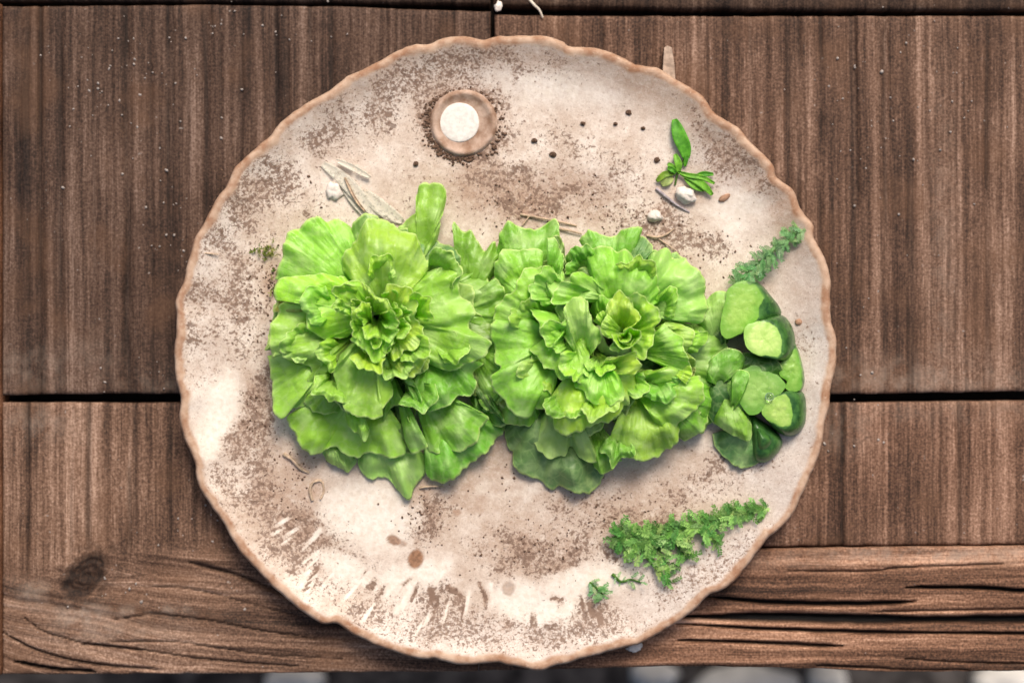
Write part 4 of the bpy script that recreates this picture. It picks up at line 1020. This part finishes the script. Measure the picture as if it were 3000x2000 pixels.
def frond_mesh(seed):
    """feathery side frond lying along +X, one unit long: a thin rib with fine teeth both sides"""
    r = random.Random(seed); V = []; F = []
    n = 9
    ax = [(x, .10 * math.sin(2.2 * x + seed), .16 * math.sin(math.pi * x)) for x in np.linspace(0, 1, n + 1)]
    for i in range(n):
        x0, y0, z0 = ax[i]; x1, y1, z1 = ax[i + 1]
        b = len(V)
        V += [(x0, y0 - .02, z0), (x0, y0 + .02, z0), (x1, y1 + .015, z1), (x1, y1 - .015, z1)]; F.append((b, b + 3, b + 2, b + 1))
        for sd in (-1, 1):
            L = (.30 - .2 * abs(i / n - .35)) * r.uniform(.75, 1.2); an = r.uniform(.7, 1.1)
            dx, dy = L * math.cos(an), sd * L * math.sin(an); zt = z0 + r.uniform(-.05, .10)
            w = .055
            b = len(V)
            V += [(x0, y0, z0), (x0 + dx * .55 - w * math.sin(an), y0 + dy * .55 + sd * w * math.cos(an) * .6, z0 + .03), (x0 + dx, y0 + dy, zt), (x0 + dx * .6 + w * math.sin(an), y0 + dy * .5 - sd * w * .4, z0 + .02)]
            F.append((b, b + 1, b + 2, b + 3) if sd < 0 else (b, b + 3, b + 2, b + 1))
    me = bpy.data.meshes.new("frond"); me.from_pydata(V, [], F); me.update(); smooth(me)
    return me
FRONDS = [frond_mesh(i) for i in range(5)]
for me in FRONDS: me.materials.append(HERB)
LEAFLETS = [leaflet_mesh(i) for i in range(4)]
for me in LEAFLETS: me.materials.append(HERB)

def sprig(lab, group, branches, count, width, size, cols, seed, z0, dens=None, name="parsley_sprig"):
    r = random.Random(seed)
    c = branches[0][len(branches[0]) // 2]
    root = empty(name, W(c[0], c[1], PZ), lab, "herb", group)
    tot = sum(len(b) for b in branches)
    protos = {}
    for bi, b in enumerate(branches):
        me = tube_mesh("stem", [(x, y, z0 + .001) for x, y in b], 5, 2)
        o = link("stem", me, HERB, root); o.color = (.09, .22, .03, 1)
        n = int(count * (.72 if bi == 0 and len(branches) > 1 else (1 if len(branches) == 1 else .28 / max(1, len(branches) - 1))))
        C = spline(b, n)
        for i in range(n):
            f = i / max(1, n - 1)
            d = C[min(i + 1, n - 1)] - C[max(i - 1, 0)]; d = d / (np.linalg.norm(d) + 1e-6)
            nrm = np.array([-d[1], d[0]]) * (1 if i % 2 else -1)
            p = C[i] + nrm * r.uniform(-2, 6) + d * r.uniform(-5, 5)
            o = bpy.data.objects.new("frond", FRONDS[r.randrange(5)]); COL.objects.link(o); o.parent = root
            z = z0 + .001 + r.uniform(0, .006)
            o.location = Vector(W(p[0], p[1], z)) - root.location
            ln = size * (1 if bi == 0 else .72) * (.6 + .28 * f if bi == 0 else 1.0) * r.uniform(.55, 1.2) * K
            o.scale = (ln, ln, ln)
            v = nrm * r.uniform(.5, 1.0) + d * r.uniform(.2, .9)
            o.rotation_euler = (r.uniform(-.5, .5), r.uniform(-.45, .1), math.atan2(-v[1], v[0]) + r.gauss(0, .45))
            cc = r.choice(cols)
            o.color = (*[x * r.uniform(.85, 1.15) for x in cc], 1)
    return root

HG = [(.16, .38, .08), (.25, .50, .12), (.11, .29, .06), (.34, .58, .17)]
HG2 = [(.24, .47, .19), (.31, .54, .24), (.17, .39, .14)]
b7 = lambda L: [C7(p) for p in L]
sprig("large curly parsley sprig on the lower right of the plate", "curly parsley on the plate", [b7([(1890, 270), (1600, 330), (1300, 410), (1000, 490), (740, 550), (500, 520)]), b7([(650, 560), (760, 720), (860, 840), (1000, 960)]), b7([(1000, 520), (1060, 640), (1150, 740)]), b7([(820, 560), (900, 700), (960, 830)]), b7([(1300, 430), (1340, 520), (1400, 580)]), b7([(520, 530), (580, 600), (680, 650)])], 340, 27, 58, HG, 3, .0105)
sprig("slim parsley sprig leaning on the right edge above the cucumber", "curly parsley on the plate", [[(2352, 668), (2310, 700), (2255, 745), (2205, 785), (2165, 830)]], 120, 33, 48, HG2, 4, .014)
sprig("small torn parsley piece lowest and left of the large sprig", "curly parsley on the plate", [b7([(240, 960), (310, 1010), (380, 1090)])], 18, 14, 40, HG2, 5, .0095, name="parsley_piece")
sprig("faint scattered parsley piece between the small torn piece and the large sprig", "curly parsley on the plate", [b7([(450, 880), (530, 950), (620, 930), (720, 960)])], 10, 16, 30, HG2, 6, .0095, name="parsley_piece")

def blade(parent, pts, wid, z, col, name="leaf", lift=.002, mat=None, n=18, m=7):
    """narrow leaf along a px polyline, slightly channelled"""
    C = spline(pts, n); V = []
    for i in range(n):
        d = C[min(i + 1, n - 1)] - C[max(i - 1, 0)]; d /= np.linalg.norm(d) + 1e-9
        nr = np.array([-d[1], d[0]]); f = i / (n - 1)
        w = wid * (math.sin(math.pi * min(1, .06 + f * .9)) ** .55)
        for j in range(m):
            q = (j / (m - 1) - .5) * 2
            p = C[i] + nr * q * w * .5
            V.append(W(p[0], p[1], z + lift * math.sin(math.pi * f) + .0008 * q * q + .0004 * mnoise.noise(Vector((p[0] * .06, p[1] * .06, z)))))
    me = mesh_np(name, V, grid_faces(n, m))
    if sum(p.normal.z for p in me.polygons) < 0: me.flip_normals()
    o = link(name, me, mat or HERB, parent)
    md = o.modifiers.new("thickness", 'SOLIDIFY'); md.thickness = .0004
    if col: o.color = (*col, 1)
    return o

herb = empty("herb_sprig", W(1985, 500, PZ), "small bright herb sprig with one long upright leaf, above the white pebbles", "herb")
c5 = lambda L: [C5(p) for p in L]
g1, g2 = (.12, .42, .03), (.22, .54, .05)
blade(herb, c5([(975, 520), (960, 420), (910, 300), (865, 155)]), 42, .0125, g1)
blade(herb, c5([(1000, 470), (975, 520), (960, 590)]), 10, .011, g1)
blade(herb, c5([(905, 640), (900, 560), (870, 475)]), 20, .013, g2)
blade(herb, c5([(890, 640), (840, 590), (805, 560)]), 17, .012, g2)
blade(herb, c5([(880, 650), (850, 620), (800, 600)]), 14, .013, g1)
blade(herb, c5([(900, 640), (1000, 670), (1120, 690), (1235, 745)]), 13, .0125, g2)
blade(herb, c5([(920, 650), (1040, 700), (1140, 770), (1215, 850)]), 22, .0118, g2)
blade(herb, c5([(1040, 700), (1120, 660), (1225, 660)]), 14, .0122, g1)
blade(herb, c5([(960, 690), (1050, 770), (1140, 810)]), 16, .0112, g2)
blade(herb, c5([(870, 650), (780, 660), (700, 725)]), 18, .0115, (.26, .44, .05))
blade(herb, c5([(850, 690), (800, 720), (745, 760)]), 26, .0105, (.42, .52, .18))
me = tube_mesh("stem", [(*C5((960, 520)), .011), (*C5((900, 640)), .011), (*C5((870, 760)), .0095)], 4, 3)
o = link("stem", me, HERB, herb); o.color = (.09, .20, .03, 1)

# ------------------------------------------------------------------ pebbles and other small things on the plate
PG = "white pebbles on the plate"
tag(blob("pebble", 2010, 570, 33, 22, .0085, PZ - .001, PEBBLE, rough=.42, seed=21, rot=-.6), "largest white pebble, bean shaped, touching the small herb sprig", "pebble", PG)
tag(blob("pebble", 1918, 633, 22, 17, .0065, PZ - .001, PEBBLE, rough=.42, seed=22), "smaller round white pebble between the herb sprig and the right lettuce", "pebble", PG)
tag(blob("pebble", 979, 560, 24, 24, .006, PZ - .002, PEBBLE, rough=.42, seed=23), "dull pale pebble beside the bleached straw left of the cup", "pebble", PG)
tag(blob("clay_crumb", 2122, 580, 20, 9, .003, PZ - .0005, CLAY, seed=24, rot=.5), "tan flake of clay right of the white pebbles", "crumb")
tag(blob("seed", 2340, 943, 11, 9, .003, .0105, CLAY, seed=25), "small brown seed on the plate right of the cucumber", "seed")

sh = empty("straw_bundle", W(1040, 550, PZ), "bleached flat straw shreds pointing to the left lettuce head", "straw")
blade(sh, [(945, 480), (1000, 520), (1060, 585), (1110, 640)], 40, .0098, None, "shred", .002, WISP)
blade(sh, [(985, 470), (1030, 490), (1085, 520)], 18, .0118, None, "shred", .0015, WISP)
blade(sh, [(1000, 540), (1040, 590), (1090, 650)], 26, .0096, None, "shred", .001, WISP)
blade(sh, [(1060, 560), (1120, 610), (1180, 650)], 44, .0095, None, "shred", .001, WISP)
blade(sh, [(1010, 520), (1040, 580), (1070, 620)], 7, .0125, None, "shred", .001, STRAW)

def twig(lab, pts, r, mat, z=.0098, name="straw"):
    me = tube_mesh(name, [(x, y, z + .0012 * math.sin(i * 1.3)) for i, (x, y) in enumerate(pts)], r, r * .6, 6, 20)
    o = link(name, me, mat)
    return tag(o, lab, "straw" if name != "twig" else "twig", "dry fibres on the plate")
twig("thin dry straw above the gap between the two lettuce heads", [(1525, 628), (1590, 640), (1650, 652), (1690, 662)], 4, STRAW)
twig("short forked straw just under the long thin one", [(1530, 660), (1542, 645), (1552, 632)], 3, STRAW)
twig("straw running into the top leaf of the right lettuce", [(1636, 670), (1670, 676), (1705, 686)], 4, STRAW)
twig("curved straw below the smaller round pebble", [(1895, 690), (1920, 695), (1950, 688), (1975, 670)], 4, STRAW)
twig("grey violet twig under the bean shaped pebble", [(1922, 552), (1950, 575), (1985, 602), (2020, 622)], 5, GREYTWIG, name="twig")
twig("dark dry stem fibre touching the left edge of the plate", [(575, 738), (600, 742), (640, 745)], 3, STRAW, .0145)
twig("pale fibre beside the lowest leaf of the left lettuce", [(1230, 1428), (1265, 1424), (1300, 1426)], 3.5, STRAW)
twig("brown rootlet curling below the left lettuce head", [(830, 1330), (855, 1345), (880, 1372), (905, 1385)], 6, STRAW)
twig("looped rootlet under the left lettuce, near the brown earth patch", [(915, 1465), (908, 1435), (918, 1412), (942, 1410), (948, 1440), (938, 1462)], 5, STRAW)
twig("thin tan fibre curving right of the curved straw", [(1930, 700), (1960, 720), (1990, 742)], 2.5, STRAW)

# moss and clod left of the lettuce
def scatter(name, n, fn, mat, seed, zf, smin, smax):
    """many tiny crumbs joined into one object"""
    r = random.Random(seed); V = []; F = []
    ico = [(0, 0, 1), (.894, 0, .447), (.276, .851, .447), (-.724, .526, .447), (-.724, -.526, .447), (.276, -.851, .447), (.724, .526, -.447), (-.276, .851, -.447), (-.894, 0, -.447), (-.276, -.851, -.447), (.724, -.526, -.447), (0, 0, -1)]
    IF = [(0, 1, 2), (0, 2, 3), (0, 3, 4), (0, 4, 5), (0, 5, 1), (1, 6, 2), (2, 7, 3), (3, 8, 4), (4, 9, 5), (5, 10, 1), (6, 7, 2), (7, 8, 3), (8, 9, 4), (9, 10, 5), (10, 6, 1), (11, 7, 6), (11, 8, 7), (11, 9, 8), (11, 10, 9), (11, 6, 10)]
    for i in range(n):
        p = fn(r)
        if p is None: continue
        s = r.uniform(smin, smax) * (r.random() ** .7 * .7 + .5) * K
        c = Vector(W(p[0], p[1], zf(p, r)))
        ex, ey, an = r.uniform(.7, 1.5), r.uniform(.7, 1.2), r.uniform(0, 6.28)
        b = len(V)
        for v in ico:
            x, y = v[0] * ex * r.uniform(.75, 1.25), v[1] * ey * r.uniform(.75, 1.25)
            V.append(c + Vector((x * math.cos(an) - y * math.sin(an), x * math.sin(an) + y * math.cos(an), v[2] * .55)) * s)
        F += [(a + b, e + b, g + b) for a, e, g in IF]
    return link(name, mesh_np(name, V, F), mat)

def gauss(L):
    wts = [g[4] for g in L]
    def f(r):
        x, y, sx, sy, w = r.choices(L, wts)[0]
        return (r.gauss(x, sx), r.gauss(y, sy))
    return f
flat = lambda p, r: PZ + .0003
def ring(r):
    a = r.uniform(0, 6.28); q = 100 + abs(r.gauss(0, 14))
    if math.cos(a) > .2 and r.random() < .75: return None
    return (1358 + q * math.cos(a), 360 + q * math.sin(a))
o = scatter("soil_crumbs", 620, ring, SOIL, 1, flat, 2.2, 6)
tag(o, "dark soil crumbs heaped round the outside of the small clay cup", "soil", kind="stuff")
o = scatter("soil_crumbs", 800, gauss([(780, 820, 22, 45, 1.6), (1560, 600, 130, 45, 1), (1900, 650, 110, 45, 1), (700, 930, 60, 90, 1), (740, 1230, 35, 90, 1.2), (1780, 1540, 110, 55, 1), (1560, 1600, 90, 40, .8), (1240, 1520, 50, 40, .8), (860, 1400, 45, 60, .9), (2080, 730, 60, 40, .5), (760, 600, 90, 70, 1), (1500, 1400, 200, 40, .5)]), SOIL, 2, flat, 1.5, 3.8)
tag(o, "fine brown soil crumbs scattered over the plate round the lettuce", "soil", kind="stuff")
for i, (x, y, s, lab) in enumerate(((1565, 412, 9, "dark crumb nearest the right side of the small clay cup"), (1620, 453, 10, "dark crumb second from the cup, above the gap between the lettuces"),
        (1708, 362, 8, "lone dark crumb halfway between the cup and the herb sprig"), (1842, 330, 10, "biggest and topmost dark crumb left of the long herb leaf"),
        (1803, 363, 7, "tiny dark crumb left of the topmost one by the herb sprig"), (1884, 376, 7, "tiny dark crumb between the topmost crumb and the long herb leaf"),
        (1925, 469, 10, "dark crumb just left of the small leaves of the herb sprig"), (1218, 480, 9, "dark crumb below left of the clay cup, right of the bleached straw"))):
    o = blob("soil_crumb", x, y, s, s * .8, .0025, PZ - .0004, SOIL, seed=60 + i, rough=.4, seg=10, rings=6)
    tag(o, lab, "crumb", "single dark crumbs on the upper plate")
moss = empty("moss_tuft", W(785, 735, PZ), "tiny green moss tuft with earth at the left side of the left lettuce", "moss")
r_ = random.Random(77)
for i in range(46):
    o = bpy.data.objects.new("leaflet", LEAFLETS[i % 4]); COL.objects.link(o); o.parent = moss
    x, y = (r_.gauss(782, 16), r_.gauss(735, 12)) if i < 30 else (r_.gauss(808, 9), r_.gauss(790 + 35 * (i % 3), 22))
    o.location = Vector(W(x, y, PZ + r_.uniform(.0006, .004))) - moss.location
    s = r_.uniform(9, 17) * K; o.scale = (s, s, s); o.rotation_euler = (r_.uniform(-.6, .6), r_.uniform(-.6, .3), r_.uniform(0, 6.3))
    o.color = r_.choice([(.20, .25, .04, 1), (.13, .20, .035, 1), (.28, .30, .08, 1)])

# ------------------------------------------------------------------ small things on the wood
o = scatter("pale_dust", 230, gauss([(330, 200, 110, 110, 1.4), (420, 380, 160, 160, 1), (800, 70, 120, 40, .7), (2600, 250, 160, 120, 1.6), (2650, 500, 170, 160, 1.2), (2500, 900, 60, 150, .5), (600, 1560, 50, 60, .5), (480, 1750, 160, 90, .4), (2500, 1250, 90, 90, .5), (500, 660, 40, 80, .4), (500, 1090, 160, 40, .6)]), DUST, 3, lambda p, r: TZ + .0003, 1.4, 4.6)
tag(o, "pale dust flecks sprinkled over the dark planks", "dust", kind="stuff")
sp = empty("wood_splinter", W(1962, 190, TZ), "pale upright wood splinter poking out behind the top right of the plate", "splinter")
V = [W(x, y, z) for z in (TZ + .0005, TZ + .010) for x, y in ((1938, 300), (1942, 200), (1946, 140), (1956, 134), (1968, 140), (1976, 190), (1982, 300))]
n = 7
F4 = [[i, (i + 1) % n, n + (i + 1) % n, n + i] for i in range(n)]
me = bpy.data.meshes.new("shard"); me.from_pydata([tuple(v) for v in V], [], [tuple(f) for f in F4] + [tuple(range(n))[::-1], tuple(range(n, 2 * n))]); me.update()
link("shard", me, RAWWOOD, sp)
tag(blob("paint_chip", 1860, 1893, 24, 14, .004, TZ + .0015, PEBBLE, seed=31, rot=.2, rough=.5), "white chip on the plank under the lower right plate edge", "chip")
tag(blob("lint", 1460, 20, 11, 14, .004, TZ, PEBBLE, seed=32, rough=.5), "small white speck of lint on the top gap, left of the white fibre", "lint")
twig("curled white fibre lying across the gap at the top of the picture", [(1552, 0), (1566, 16), (1580, 30), (1590, 52)], 5, PALESTRAW, TZ + .003, name="fibre")["group"] = "white bits on the top gap"
